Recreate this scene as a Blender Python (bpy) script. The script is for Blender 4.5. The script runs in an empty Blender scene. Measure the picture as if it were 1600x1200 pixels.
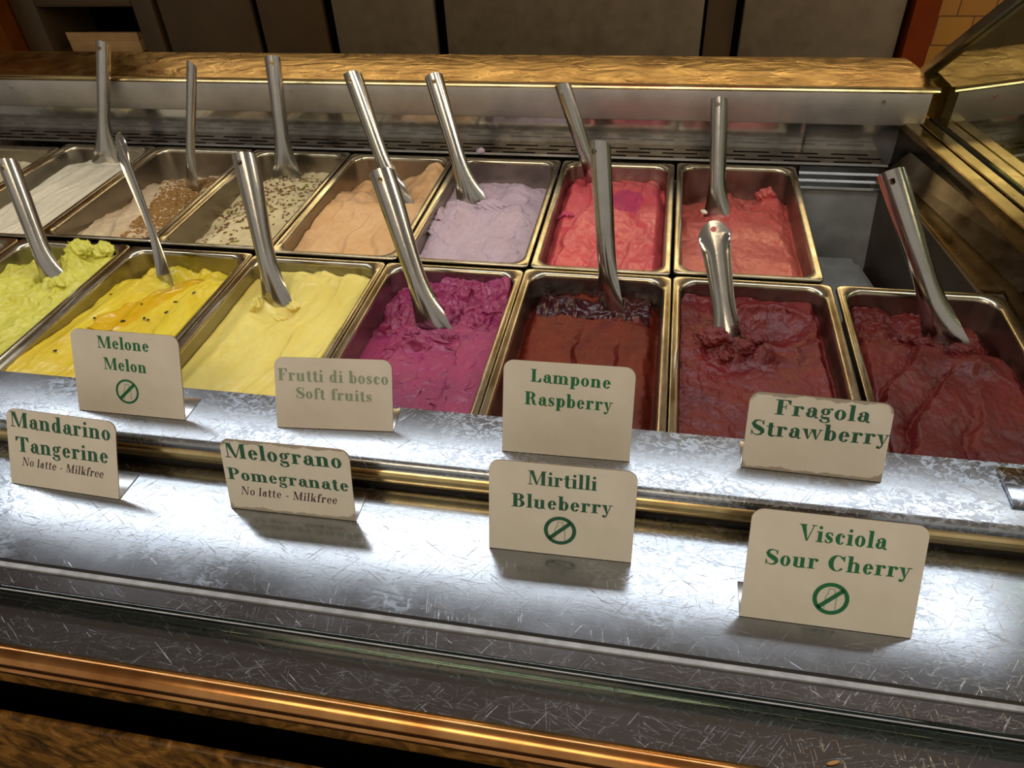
import bpy, bmesh, math, random
import numpy as np
from mathutils import Vector, Matrix

S = bpy.context.scene
COL = S.collection
random.seed(7)

# ------------------------------------------------------------------ camera
CAM = (0.149, -0.760, 0.461)
YAW, PITCH, ROLL = 0.221, 0.695, -0.059
F_PX = 1155.0
def cam_axes():
    cy, sy = math.cos(YAW), math.sin(YAW)
    F = Vector((-sy, cy, 0)); R = Vector((cy, sy, 0)); U = Vector((0, 0, 1))
    cp, sp = math.cos(PITCH), math.sin(PITCH)
    F2 = F * cp - U * sp; U2 = U * cp + F * sp
    cr, sr = math.cos(ROLL), math.sin(ROLL)
    return R * cr + U2 * sr, -R * sr + U2 * cr, F2
R_, U_, F_ = cam_axes()
cam = bpy.data.cameras.new('camera'); cam_o = bpy.data.objects.new('camera', cam); COL.objects.link(cam_o)
cam.sensor_fit = 'HORIZONTAL'; cam.sensor_width = 36.0; cam.lens = 36.0 * F_PX / 1600.0
cam.clip_start = 0.01; cam.clip_end = 50
cam_o.matrix_world = Matrix(((R_.x, U_.x, -F_.x, CAM[0]), (R_.y, U_.y, -F_.y, CAM[1]), (R_.z, U_.z, -F_.z, CAM[2]), (0, 0, 0, 1)))
S.camera = cam_o

# ------------------------------------------------------------------ world, lamps, exposure
S.view_settings.view_transform = 'Standard'; S.view_settings.look = 'None'
S.view_settings.gamma = 1.0; S.view_settings.use_curve_mapping = False
S.view_settings.exposure = 0.0
world = bpy.data.worlds.new('world'); S.world = world; world.use_nodes = True
bg = world.node_tree.nodes['Background']; bg.inputs[0].default_value = (1.0, 0.92, 0.80, 1); bg.inputs[1].default_value = 0.42
def area(name, loc, target, sx, sy, power, color):
    l = bpy.data.lights.new(name, 'AREA'); l.shape = 'RECTANGLE'; l.size = sx; l.size_y = sy
    l.energy = power; l.color = color
    o = bpy.data.objects.new(name, l); COL.objects.link(o); o.location = loc
    o.rotation_euler = (Vector(target) - Vector(loc)).to_track_quat('-Z', 'Y').to_euler()
    return o
# the strip lamp under the canopy of the case, running along it
area('canopy_lamp', (-0.165, 0.00, 0.52), (-0.165, -0.03, 0.0), 1.76, 0.12, 3.5, (0.90, 0.955, 1.0))
# warm ceiling lamps of the shop
area('ceiling_lamp_front', (-0.3, -1.5, 1.5), (0.0, -0.2, 0.0), 1.2, 0.7, 12.0, (1.0, 0.80, 0.55))
area('ceiling_lamp_right', (1.7, 0.25, 1.0), (0.3, 0.0, 0.0), 0.35, 0.35, 6.0, (1.0, 0.74, 0.42))
area('ceiling_lamp_back', (-0.15, 1.15, 0.62), (-0.15, 0.3, 0.0), 2.2, 0.10, 4.2, (1.0, 0.78, 0.42))

# ------------------------------------------------------------------ materials
def new_mat(name):
    m = bpy.data.materials.new(name); m.use_nodes = True
    return m, m.node_tree.nodes, m.node_tree.links, m.node_tree.nodes['Principled BSDF']
def srgb(*c):
    return tuple((v / 255 / 12.92) if v / 255 <= 0.04045 else ((v / 255 + 0.055) / 1.055) ** 2.4 for v in c) + (1.0,)
def node(n, t, **kw):
    x = n.new(t)
    for k, v in kw.items():
        if k in x.inputs: x.inputs[k].default_value = v
        else: setattr(x, k, v)
    return x
def coords(n, l, scale=(1, 1, 1), rot=(0, 0, 0), kind='Object'):
    tc = n.new('ShaderNodeTexCoord'); mp = n.new('ShaderNodeMapping')
    src = tc.outputs[kind]
    if any(rot):                       # turn first, then stretch
        m0 = n.new('ShaderNodeMapping'); m0.inputs['Rotation'].default_value = rot
        l.new(src, m0.inputs['Vector']); src = m0.outputs['Vector']
    mp.inputs['Scale'].default_value = scale
    l.new(src, mp.inputs['Vector']); return mp.outputs['Vector']
def noise(n, l, vec, scale, detail=4, rough=0.6, dist=0.0):
    x = node(n, 'ShaderNodeTexNoise', Scale=scale, Detail=detail, Roughness=rough, Distortion=dist)
    l.new(vec, x.inputs['Vector']); return x.outputs['Fac']
def ramp(n, l, fac, stops):
    r = n.new('ShaderNodeValToRGB'); e = r.color_ramp.elements
    while len(e) < len(stops): e.new(0.5)
    for el, (p, c) in zip(e, stops):
        el.position = p; el.color = c if len(c) == 4 else (*c, 1)
    l.new(fac, r.inputs['Fac']); return r.outputs['Color']
def maprange(n, l, v, a, b, c, d):
    r = n.new('ShaderNodeMapRange'); 
    for i, x in zip((1, 2, 3, 4), (a, b, c, d)): r.inputs[i].default_value = x
    l.new(v, r.inputs[0]); return r.outputs[0]
def bump(n, l, h, p, strength, dist=0.001, chain=None):
    b = node(n, 'ShaderNodeBump', Strength=strength, Distance=dist)
    l.new(h, b.inputs['Height'])
    if chain is not None: l.new(chain, b.inputs['Normal'])
    l.new(b.outputs['Normal'], p.inputs['Normal']); return b.outputs['Normal']
def math_(n, l, op, a, b=None):
    m = n.new('ShaderNodeMath'); m.operation = op
    for i, v in enumerate((a, b)):
        if v is None: continue
        if isinstance(v, (int, float)): m.inputs[i].default_value = v
        else: l.new(v, m.inputs[i])
    return m.outputs[0]

def metal(name, col, rough, var=0.08, grime=None, hammered=0.0, brushed=0.0, bscale=(8, 300, 300)):
    m, n, l, p = new_mat(name)
    p.inputs['Metallic'].default_value = 1.0
    v = coords(n, l)
    f = noise(n, l, v, 35, 6, 0.65)
    l.new(maprange(n, l, f, 0.3, 0.7, max(0.02, rough - var), rough + var), p.inputs['Roughness'])
    c2 = grime or tuple(x * 0.82 for x in col)
    g = noise(n, l, v, 14, 5, 0.6)
    l.new(ramp(n, l, g, [(0.35, c2), (0.62, col)]), p.inputs['Base Color'])
    ch = None
    if hammered:
        v2 = coords(n, l, (1, 2.2, 2.2))
        ch = bump(n, l, noise(n, l, v2, 16, 3, 0.5, 1.0), p, hammered, 0.01)
    if brushed:
        vb = coords(n, l, bscale)
        bump(n, l, noise(n, l, vb, 1.0, 3, 0.6), p, brushed, 0.0006, ch)
    return m

def scratched_steel(name, base, rough, stains=0.5, bands=(0.47, 0.6), sscale=95, dcol=srgb(176, 184, 196)):
    """brushed steel sheet: fine brushing, arc scratches and dried water marks"""
    m, n, l, p = new_mat(name)
    v = coords(n, l)
    st = noise(n, l, coords(n, l, (1, 1.5, 1)), sscale, 7, 0.66, 1.4)
    area_ = noise(n, l, v, 6.5, 3, 0.5)
    sm_ = math_(n, l, 'MULTIPLY', maprange(n, l, st, 0.50, 0.55, 0, 1), maprange(n, l, area_, bands[0], bands[1], 0.0, 1))
    big = noise(n, l, v, 9, 5, 0.6)
    rr_ = maprange(n, l, big, 0.3, 0.7, rough - 0.04, rough + 0.05)
    # scratches in several directions roughen and lighten thin lines
    lines = None
    for k, (rz, sc) in enumerate(((0.55, (38, 1100, 1)), (-0.95, (34, 1000, 1)), (1.4, (46, 1200, 1)), (0.12, (24, 1300, 1)), (-0.3, (30, 1150, 1)))):
        q = noise(n, l, coords(n, l, sc, (0, 0, rz)), 1.0, 1, 0.4, 0.8 + 0.4 * k)
        ln = maprange(n, l, q, 0.71, 0.79, 0, 1)
        lines = ln if lines is None else math_(n, l, 'MAXIMUM', lines, ln)
    rr_ = math_(n, l, 'ADD', rr_, math_(n, l, 'MULTIPLY', sm_, 0.16))
    rr_ = math_(n, l, 'ADD', rr_, math_(n, l, 'MULTIPLY', lines, 0.14))
    l.new(rr_, p.inputs['Roughness'])
    mt = math_(n, l, 'SUBTRACT', 1.0, math_(n, l, 'MULTIPLY', sm_, stains))
    mt = math_(n, l, 'SUBTRACT', mt, math_(n, l, 'MULTIPLY', lines, 0.07))
    l.new(mt, p.inputs['Metallic'])
    mix = n.new('ShaderNodeMix'); mix.data_type = 'RGBA'
    l.new(sm_, mix.inputs[0]); mix.inputs[6].default_value = base; mix.inputs[7].default_value = dcol
    l.new(mix.outputs[2], p.inputs['Base Color'])
    b1 = bump(n, l, noise(n, l, coords(n, l, (60, 1500, 60)), 1.0, 3, 0.6), p, 0.06, 0.0003)
    bump(n, l, lines, p, 0.30, 0.0003, b1)
    return m

def plain(name, col, rough=0.5, spec=0.5, var=0.12, scale=20, bumpy=0.0, dark=None):
    m, n, l, p = new_mat(name)
    f = noise(n, l, coords(n, l), scale, 5, 0.6)
    c2 = dark or tuple(c * (1 - var) for c in col[:3]) + (1,)
    l.new(ramp(n, l, f, [(0.35, c2), (0.65, col)]), p.inputs['Base Color'])
    p.inputs['Roughness'].default_value = rough; p.inputs['Specular IOR Level'].default_value = spec
    if bumpy: bump(n, l, noise(n, l, coords(n, l), scale * 5, 4, 0.6), p, bumpy, 0.002)
    return m

def gelato_mat(name, col, col2, rough=0.45, grain=0.25, coat=0.0, sss=0.12, gscale=260, spec=0.45, speck=None):
    m, n, l, p = new_mat(name)
    v = coords(n, l)
    f = noise(n, l, coords(n, l, (1.5, 1, 1)), 16, 5, 0.62, 0.8)
    c = ramp(n, l, f, [(0.32, col2), (0.62, col)])
    if speck:
        s = noise(n, l, v, 210, 2, 0.5)
        mx = n.new('ShaderNodeMix'); mx.data_type = 'RGBA'
        l.new(maprange(n, l, s, 0.69, 0.73, 0, 0.8), mx.inputs[0]); l.new(c, mx.inputs[6]); mx.inputs[7].default_value = speck
        c = mx.outputs[2]
    l.new(c, p.inputs['Base Color'])
    p.inputs['Subsurface Weight'].default_value = sss; p.inputs['Subsurface Radius'].default_value = (0.006, 0.004, 0.003)
    p.inputs['Subsurface Scale'].default_value = 0.22
    p.inputs['Specular IOR Level'].default_value = spec
    r = noise(n, l, v, 40, 4, 0.6)
    l.new(maprange(n, l, r, 0.3, 0.7, rough - 0.12, rough + 0.12), p.inputs['Roughness'])
    p.inputs['Coat Weight'].default_value = coat; p.inputs['Coat Roughness'].default_value = 0.22
    b = bump(n, l, noise(n, l, v, gscale, 5, 0.65), p, grain, 0.0012)
    bump(n, l, noise(n, l, coords(n, l, (3, 1, 1)), 60, 4, 0.6), p, grain * 0.7, 0.003, b)
    return m

M = {}
M['steel'] = metal('pan_steel', srgb(186, 186, 184), 0.24, 0.07)
M['pan_inner'] = metal('pan_inner_steel', srgb(158, 150, 138), 0.33, 0.08)
M['rim'] = metal('pan_rim_steel', srgb(200, 192, 172), 0.22, 0.06, srgb(164, 150, 122))
M['scoop'] = metal('spatula_steel', srgb(190, 186, 178), 0.17, 0.05, brushed=0.10, bscale=(400, 400, 12))
M['shelf'] = scratched_steel('counter_steel', srgb(158, 162, 168), 0.14, 0.14, (0.50, 0.64))
M['ledge'] = scratched_steel('ledge_steel', srgb(164, 167, 172), 0.22, 0.17, (0.40, 0.58), 110)
M['apron'] = scratched_steel('apron_steel', srgb(140, 138, 140), 0.16, 0.03, (0.6, 0.75))
M['fascia'] = metal('fascia_steel', srgb(184, 177, 168), 0.46, 0.05, srgb(164, 158, 150), brushed=0.2); M['fascia'].node_tree.nodes['Principled BSDF'].inputs['Metallic'].default_value = 0.8
M['dark_steel'] = metal('dark_steel', srgb(100, 92, 80), 0.24, 0.08, srgb(76, 68, 57))
M['mirror_steel'] = metal('polished_steel', srgb(204, 202, 198), 0.13, 0.05, srgb(170, 167, 160)); M['mirror_steel'].node_tree.nodes['Principled BSDF'].inputs['Metallic'].default_value = 0.82
M['grille'] = metal('grille_steel', srgb(128, 116, 100), 0.26, 0.06, srgb(92, 80, 64))
M['bronze'] = metal('hammered_bronze', srgb(180, 148, 92), 0.31, 0.08, srgb(146, 112, 62), hammered=0.28)
M['brass'] = metal('brass_trim', srgb(226, 204, 152), 0.20, 0.07, srgb(188, 160, 108))
M['track'] = metal('bronze_track', srgb(192, 172, 134), 0.22, 0.07, srgb(156, 132, 92))
M['copper'] = metal('copper_rail', srgb(212, 156, 98), 0.20, 0.06, srgb(166, 108, 58))
M['white_edge'] = plain('white_lip_and_glint', srgb(190, 196, 206), 0.45, 0.5, 0.35, 60)
M['black'] = plain('black_recess', srgb(5, 4, 3), 0.9, 0.05, 0.4)
M['rubber'] = plain('dark_seal', srgb(34, 28, 24), 0.6, 0.3, 0.4)
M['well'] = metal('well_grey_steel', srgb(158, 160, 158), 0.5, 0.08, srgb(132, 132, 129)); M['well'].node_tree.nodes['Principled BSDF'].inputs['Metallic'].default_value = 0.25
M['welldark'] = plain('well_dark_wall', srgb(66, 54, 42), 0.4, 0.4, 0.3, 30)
M['plate'] = None

def plate_mat(name='sign_enamel', worn=False):
    m, n, l, p = new_mat(name)
    v = coords(n, l)
    f = noise(n, l, v, 25, 5, 0.6)
    c = ramp(n, l, f, [(0.3, srgb(214, 207, 193)), (0.65, srgb(224, 218, 206))])
    s = noise(n, l, v, 120, 2, 0.5)
    mx = n.new('ShaderNodeMix'); mx.data_type = 'RGBA'
    l.new(maprange(n, l, s, 0.76, 0.79, 0, 0.7), mx.inputs[0]); l.new(c, mx.inputs[6]); mx.inputs[7].default_value = srgb(110, 84, 58)
    c = mx.outputs[2]
    if worn:                           # enamel rubbed off along the edges and at the corners
        tc = n.new('ShaderNodeTexCoord'); sp_ = n.new('ShaderNodeSeparateXYZ'); l.new(tc.outputs['Generated'], sp_.inputs[0])
        ex = math_(n, l, 'ABSOLUTE', math_(n, l, 'SUBTRACT', sp_.outputs[0], 0.5)); ey = math_(n, l, 'ABSOLUTE', math_(n, l, 'SUBTRACT', sp_.outputs[1], 0.5))
        e = math_(n, l, 'MAXIMUM', ey, math_(n, l, 'ADD', math_(n, l, 'MULTIPLY', ex, 0.6), math_(n, l, 'MULTIPLY', ey, 0.42)))
        e = math_(n, l, 'ADD', e, math_(n, l, 'MULTIPLY', noise(n, l, v, 55, 5, 0.6), 0.16))
        m2 = n.new('ShaderNodeMix'); m2.data_type = 'RGBA'
        l.new(maprange(n, l, e, 0.535, 0.550, 0, 0.75), m2.inputs[0]); l.new(c, m2.inputs[6]); m2.inputs[7].default_value = srgb(140, 130, 112)
        c = m2.outputs[2]
    l.new(c, p.inputs['Base Color']); p.inputs['Roughness'].default_value = 0.42
    return m
M['plate'] = plate_mat(); M['plate_worn'] = plate_mat('worn_sign_enamel', True)
M['edge'] = metal('sign_edge_steel', srgb(150, 130, 108), 0.35)
M['green'] = plain('green_paint', srgb(28, 112, 66), 0.45, 0.4, 0.12, 60)
M['green_dark'] = plain('dark_green_paint', srgb(40, 96, 70), 0.45, 0.4, 0.2, 90)
M['green_faded'] = plain('faded_green_paint', srgb(146, 162, 140), 0.5, 0.4, 0.1, 60)
M['maroon'] = plain('maroon_paint', srgb(52, 26, 34), 0.45, 0.4, 0.2, 60)
M['outline'] = plain('pale_green_outline', srgb(120, 158, 126), 0.5, 0.4, 0.1)

def stone_mat():
    m, n, l, p = new_mat('brown_marble')
    v = coords(n, l)
    f = noise(n, l, v, 42, 6, 0.62, 1.6)
    c = ramp(n, l, f, [(0.30, srgb(40, 26, 12)), (0.46, srgb(96, 66, 26)), (0.6, srgb(138, 96, 40)), (0.74, srgb(172, 132, 76))])
    l.new(c, p.inputs['Base Color']); p.inputs['Roughness'].default_value = 0.3
    return m
M['stone'] = stone_mat()

def tile_mat():
    m, n, l, p = new_mat('yellow_tile')
    tc = n.new('ShaderNodeTexCoord'); mp = n.new('ShaderNodeMapping')
    mp.inputs['Rotation'].default_value = (math.pi / 2, 0, 0)
    l.new(tc.outputs['Object'], mp.inputs['Vector'])
    b = n.new('ShaderNodeTexBrick')
    b.inputs['Scale'].default_value = 1.0; b.inputs['Brick Width'].default_value = 0.098; b.inputs['Row Height'].default_value = 0.081
    b.inputs['Mortar Size'].default_value = 0.0022; b.inputs['Color1'].default_value = srgb(206, 146, 44); b.inputs['Color2'].default_value = srgb(190, 128, 34)
    b.inputs['Mortar'].default_value = srgb(120, 74, 26)
    l.new(mp.outputs['Vector'], b.inputs['Vector'])
    l.new(b.outputs['Color'], p.inputs['Base Color']); p.inputs['Roughness'].default_value = 0.35
    return m
M['tile'] = tile_mat()
M['wood'] = plain('amber_wood', srgb(118, 60, 6), 0.5, 0.12, 0.25, 12)
M['wood_red'] = plain('red_brown_wood', srgb(124, 50, 6), 0.5, 0.12, 0.2, 12)
M['fridge'] = metal('brown_steel_door', srgb(142, 126, 100), 0.5, 0.08, srgb(130, 114, 90)); M['fridge'].node_tree.nodes['Principled BSDF'].inputs['Metallic'].default_value = 0.6
M['fridge_dark'] = plain('dark_cabinet', srgb(86, 66, 40), 0.42, 0.5, 0.25, 6)
M['floor'] = plain('floor_tiles', srgb(60, 44, 30), 0.5, 0.3, 0.3)
M['ceiling'] = plain('brown_ceiling', srgb(232, 231, 234), 0.7, 0.2, 0.08, 3)
M['grey_wall'] = plain('grey_panel', srgb(150, 156, 156), 0.5)
M['box'] = plain('pale_card', srgb(196, 156, 104), 0.6, 0.3, 0.2)

def mirror_glass():
    m, n, l, p = new_mat('greenish_glass')
    out = n['Material Output']
    gl = node(n, 'ShaderNodeBsdfGlossy', Roughness=0.02); gl.inputs['Color'].default_value = srgb(226, 232, 212)
    tr = n.new('ShaderNodeBsdfTransparent'); tr.inputs['Color'].default_value = srgb(200, 206, 180)
    mx = n.new('ShaderNodeMixShader')
    f = noise(n, l, coords(n, l), 8, 3)
    l.new(maprange(n, l, f, 0.3, 0.7, 0.58, 0.64), mx.inputs[0])
    l.new(tr.outputs[0], mx.inputs[1]); l.new(gl.outputs[0], mx.inputs[2]); l.new(mx.outputs[0], out.inputs[0])
    return m
M['mirror_glass'] = mirror_glass()
def clear_glass():
    m, n, l, p = new_mat('clear_glass')
    out = n['Material Output']
    gl = node(n, 'ShaderNodeBsdfGlossy', Roughness=0.03)
    tr = n.new('ShaderNodeBsdfTransparent'); tr.inputs['Color'].default_value = srgb(206, 222, 214)
    fr = node(n, 'ShaderNodeFresnel', IOR=1.5)
    mx = n.new('ShaderNodeMixShader')
    l.new(fr.outputs[0], mx.inputs[0]); l.new(tr.outputs[0], mx.inputs[1]); l.new(gl.outputs[0], mx.inputs[2]); l.new(mx.outputs[0], out.inputs[0])
    return m
M['glass'] = clear_glass()

# ------------------------------------------------------------------ helpers
def obj(name, bm, mat, parent=None, smooth=True, auto=None):
    me = bpy.data.meshes.new(name)
    bmesh.ops.recalc_face_normals(bm, faces=bm.faces[:])
    bm.to_mesh(me); bm.free()
    return link(name, me, mat, parent, smooth, auto)
def link(name, me, mat, parent=None, smooth=True, auto=40):
    if mat: me.materials.append(M[mat] if isinstance(mat, str) else mat)
    if smooth:
        me.polygons.foreach_set('use_smooth', [True] * len(me.polygons))
        if auto: me.set_sharp_from_angle(angle=math.radians(auto))
    o = bpy.data.objects.new(name, me); COL.objects.link(o)
    if parent: o.parent = parent
    return o
def tag(o, label=None, cat=None, group=None, kind=None):
    for k, v in (('label', label), ('category', cat), ('group', group), ('kind', kind)):
        if v: o[k] = v
    return o
def empty(name, loc=(0, 0, 0), rz=0.0, label=None, cat=None, group=None):
    o = bpy.data.objects.new(name, None); COL.objects.link(o); o.empty_display_size = 0.03
    o.location = loc; o.rotation_euler = (0, 0, rz); return tag(o, label, cat, group)
def box(bm, x0, x1, y0, y1, z0, z1):
    v = [bm.verts.new((x, y, z)) for z in (z0, z1) for y in (y0, y1) for x in (x0, x1)]
    for f in ((0, 1, 3, 2), (4, 6, 7, 5), (0, 4, 5, 1), (2, 3, 7, 6), (0, 2, 6, 4), (1, 5, 7, 3)):
        bm.faces.new([v[i] for i in f])
    return v
def boxo(name, mat, parent, x0, x1, y0, y1, z0, z1, bev=0.0):
    bm = bmesh.new(); box(bm, x0, x1, y0, y1, z0, z1)
    if bev: bmesh.ops.bevel(bm, geom=bm.edges[:], offset=bev, segments=2, affect='EDGES', profile=0.5)
    return obj(name, bm, mat, parent, bev > 0, 40)
def prism_x(bm, prof, x0, x1, shear=None):
    """closed (y,z) outline swept along X; shear(y) moves the right end"""
    a = [bm.verts.new((x0, y, z)) for y, z in prof]
    b = [bm.verts.new((x1 + (shear(y) if shear else 0), y, z)) for y, z in prof]
    k = len(prof)
    for i in range(k): bm.faces.new((a[i], a[(i + 1) % k], b[(i + 1) % k], b[i]))
    bm.faces.new(a); bm.faces.new(b[::-1])
def hexa(bm, p):
    v = [bm.verts.new(q) for q in p]
    for f in ((0, 1, 2, 3), (7, 6, 5, 4), (0, 4, 5, 1), (1, 5, 6, 2), (2, 6, 7, 3), (3, 7, 4, 0)): bm.faces.new([v[i] for i in f])
def cyl(bm, p0, p1, r, n=16):
    p0, p1 = Vector(p0), Vector(p1); d = (p1 - p0).normalized()
    a = d.orthogonal().normalized(); b = d.cross(a)
    L = [[bm.verts.new(p + (a * math.cos(2 * math.pi * i / n) + b * math.sin(2 * math.pi * i / n)) * r) for i in range(n)] for p in (p0, p1)]
    for i in range(n): bm.faces.new((L[0][i], L[0][(i + 1) % n], L[1][(i + 1) % n], L[1][i]))
    bm.faces.new(L[0]); bm.faces.new(L[1][::-1])
def rr(hx, hy, r, z, k=6):
    pts = []
    for cx, cy, a0 in ((hx - r, hy - r, 0), (-hx + r, hy - r, 90), (-hx + r, -hy + r, 180), (hx - r, -hy + r, 270)):
        for i in range(k + 1):
            a = math.radians(a0 + 90 * i / k); pts.append((cx + r * math.cos(a), cy + r * math.sin(a), z))
    return pts
def loops(bm, ls, cap0=False, cap1=False):
    V = [[bm.verts.new(p) for p in L] for L in ls]
    n = len(V[0])
    for a, b in zip(V, V[1:]):
        for i in range(n): bm.faces.new((a[i], a[(i + 1) % n], b[(i + 1) % n], b[i]))
    if cap0: bm.faces.new(V[0][::-1])
    if cap1: bm.faces.new(V[-1])

# ------------------------------------------------------------------ numpy noise
_rng = np.random.RandomState(3)
_lat = _rng.rand(256, 256)
def vnoise(x, y, seed=0):
    x = x + seed * 17.31; y = y + seed * 9.77
    xi = np.floor(x).astype(int); yi = np.floor(y).astype(int)
    fx = x - xi; fy = y - yi; fx = fx * fx * fx * (fx * (fx * 6 - 15) + 10); fy = fy * fy * fy * (fy * (fy * 6 - 15) + 10)
    g = lambda a, b: _lat[a % 256, b % 256]
    return (g(xi, yi) * (1 - fx) + g(xi + 1, yi) * fx) * (1 - fy) + (g(xi, yi + 1) * (1 - fx) + g(xi + 1, yi + 1) * fx) * fy - 0.5
def fbm(x, y, seed=0, oct=4, gain=0.5):
    s = 0; a = 1
    for o in range(oct):
        s = s + a * vnoise(x * 2 ** o, y * 2 ** o, seed + o * 3); a *= gain
    return s
def ridge(x, y, seed=0, oct=4):
    s = 0; a = 1
    for o in range(oct):
        s = s + a * (0.5 - np.abs(vnoise(x * 2 ** o, y * 2 ** o, seed + o * 5)) * 2); a *= 0.55
    return s
def sm(e0, e1, x):
    t = np.clip((x - e0) / (e1 - e0), 0, 1); return t * t * (3 - 2 * t)

# ------------------------------------------------------------------ the setting
def struct(o): o['kind'] = 'structure'; return o
BY = 1.5
struct(boxo('wall_back', 'tile', None, -3.2, 2.2, BY + 0.30, BY + 0.40, -1.0, 1.7))
struct(boxo('wall_left', 'ceiling', None, -3.3, -3.2, -2.6, BY + 0.40, -1.0, 1.7))
struct(boxo('floor', 'floor', None, -3.2, 2.2, -2.6, BY + 0.40, -1.08, -1.0))
struct(boxo('ceiling', 'ceiling', None, -3.2, 2.2, -2.6, BY + 0.40, 1.7, 1.8))
struct(boxo('trim_1', 'wood', None, -2.12, -1.945, BY - 0.06, BY + 0.30, -1.0, 1.2))
struct(boxo('trim_2', 'wood_red', None, 0.770, 0.832, BY - 0.02, BY + 0.30, -1.0, 1.2))

# refrigerators and cabinets along the back wall
c = empty('open_cabinet', (-1.55, BY, -1.0), 0, 'dark open cabinet with a shelf behind the counter at far left', 'cabinet')
def ch(name, mat, par, x0, x1, y0, y1, z0, z1, bev=0.004):
    L = par.location
    return boxo(name, mat, par, x0 - L.x, x1 - L.x, y0 - L.y, y1 - L.y, z0 - L.z, z1 - L.z, bev)
ch('frame', 'fridge_dark', c, -1.935, -1.845, BY, BY + 0.28, -1.0, 0.9)
ch('frame', 'fridge_dark', c, -1.50, -1.43, BY, BY + 0.28, -1.0, 0.9)
ch('frame', 'fridge_dark', c, -1.845, -1.50, BY, BY + 0.04, -0.06, -0.02)
ch('back_panel', 'black', c, -1.845, -1.50, BY + 0.24, BY + 0.28, -1.0, 0.9)
ch('shelf', 'fridge_dark', c, -1.845, -1.50, BY + 0.0, BY + 0.24, -0.22, -0.20)
b = empty('cardboard_box', (-1.66, BY + 0.07, -0.20), 0, 'pale cardboard box on the shelf of the dark open cabinet', 'box')
boxo('carton', 'box', b, -0.13, 0.13, -0.05, 0.06, 0.0, 0.035, 0.003)
boxo('flap', 'box', b, -0.13, 0.13, -0.05, -0.046, 0.035, 0.06)

def fridge(x0, x1, splits, label, mats, name='refrigerator'):
    r = empty(name, ((x0 + x1) / 2, BY + 0.15, -1.0), 0, label, 'refrigerator')
    ch('cabinet', 'black', r, x0, x1, BY + 0.03, BY + 0.29, -1.0, 0.95)
    for (a, b_), m in zip(splits, mats):
        d = ch('door', m, r, a, b_, BY, BY + 0.028, -0.95, 0.92, 0.006)
        boxo('handle', 'rubber', d, b_ - r.location.x - 0.02, b_ - r.location.x - 0.004, BY - r.location.y - 0.03, BY - r.location.y, 1.3, 1.5, 0.003)
    return r
fridge(-1.42, -0.86, [(-1.41, -1.10), (-1.08, -0.87)], 'dark brown refrigerator with narrow doors right of the open cabinet', ('fridge_dark', 'fridge_dark'))
fridge(-0.85, 0.245, [(-0.84, -0.525), (-0.495, 0.24)], 'wide brown steel refrigerator with two doors behind the counter centre', ('fridge', 'fridge'))
fridge(0.33, 0.762, [(0.345, 0.755)], 'brown steel refrigerator with one door beside the red brown wood trim', ('fridge',))
struct(boxo('trim_3', 'fridge_dark', None, 0.25, 0.326, BY + 0.03, BY + 0.29, -1.0, 0.95))
tag(boxo('grey_panel', 'grey_wall', None, 1.27, 1.60, BY + 0.10, BY + 0.14, -1.0, 0.9, 0.003), 'pale grey panel standing before the yellow tiles at far right', 'panel')

# ------------------------------------------------------------------ display case
case = empty('display_case', (0, 0, 0), 0, 'stainless steel and bronze gelato display case holding two rows of pans', 'display case')
XL, XR = -1.35, 0.95
LZ, SZ = 0.010, -0.020          # upper ledge, lower shelf
EN = Vector((0.98, 0.204, 0)).normalized()   # outward normal of the angled end
def end_x(y, off=0.0): return 0.519 + (0.384 - y) * 0.2045 + off

# upper ledge: thin sheet that covers the front of the pans, rounded front edge
bm = bmesh.new()
prof = [(-0.2785, 0.005), (-0.2780, LZ - 0.001), (-0.2790, LZ), (-0.345, LZ)]
prof += [(-0.345 - 0.006 * math.sin(a), LZ - 0.006 + 0.006 * math.cos(a)) for a in (0.4, 0.8, 1.2, math.pi / 2)]
prof += [(-0.351, 0.002), (-0.347, 0.002), (-0.347, 0.005)]
prism_x(bm, prof, XL, XR); obj('serving_ledge', bm, 'ledge', case, True, 35)
bm = bmesh.new()
prof = [(-0.347 - 0.0075 * math.sin(t), -0.0062 + 0.0090 * math.cos(t)) for t in np.linspace(0.1, math.pi - 0.1, 14)]
prism_x(bm, prof, XL, XR); obj('ledge_trim', bm, 'brass', case, True, 30)
boxo('shadow_gap', 'rubber', case, XL, XR, -0.349, -0.344, SZ, -0.0160)
# lower shelf with a slight dish, the lip at its front
bm = bmesh.new()
prism_x(bm, [(-0.345, SZ), (-0.472, SZ), (-0.472, SZ - 0.01), (-0.345, SZ - 0.01)], XL, XR); obj('lower_shelf', bm, 'shelf', case, False)
boxo('shelf_seal', 'rubber', case, XL, XR, -0.4745, -0.472, SZ - 0.008, SZ + 0.0015)
boxo('shelf_lip', 'white_edge', case, XL, XR, -0.4785, -0.4745, SZ - 0.008, SZ + 0.001)
bm = bmesh.new()
prism_x(bm, [(-0.4785, SZ - 0.001), (-0.540, SZ - 0.001), (-0.540, SZ - 0.012), (-0.4785, SZ - 0.012)], XL, XR); obj('front_apron', bm, 'apron', case, False)
g = boxo('glass_guard', 'glass', case, XL, XR, -0.505, -0.500, SZ - 0.001, SZ + 0.012, 0.0008)
boxo('glass_edge_glint', 'white_edge', g, XL, XR, -0.505, -0.5042, SZ + 0.0122, SZ + 0.0128)  # thin white strip, the bright reflection along the glass edge painted as colour
bm = bmesh.new()
ctr, rad = (-0.546, -0.0265), 0.0085
prof = [(ctr[0] + rad * math.cos(a), ctr[1] + rad * math.sin(a)) for a in np.linspace(0, 2 * math.pi, 25)[:-1]]
prism_x(bm, prof, XL, XR)
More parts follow.
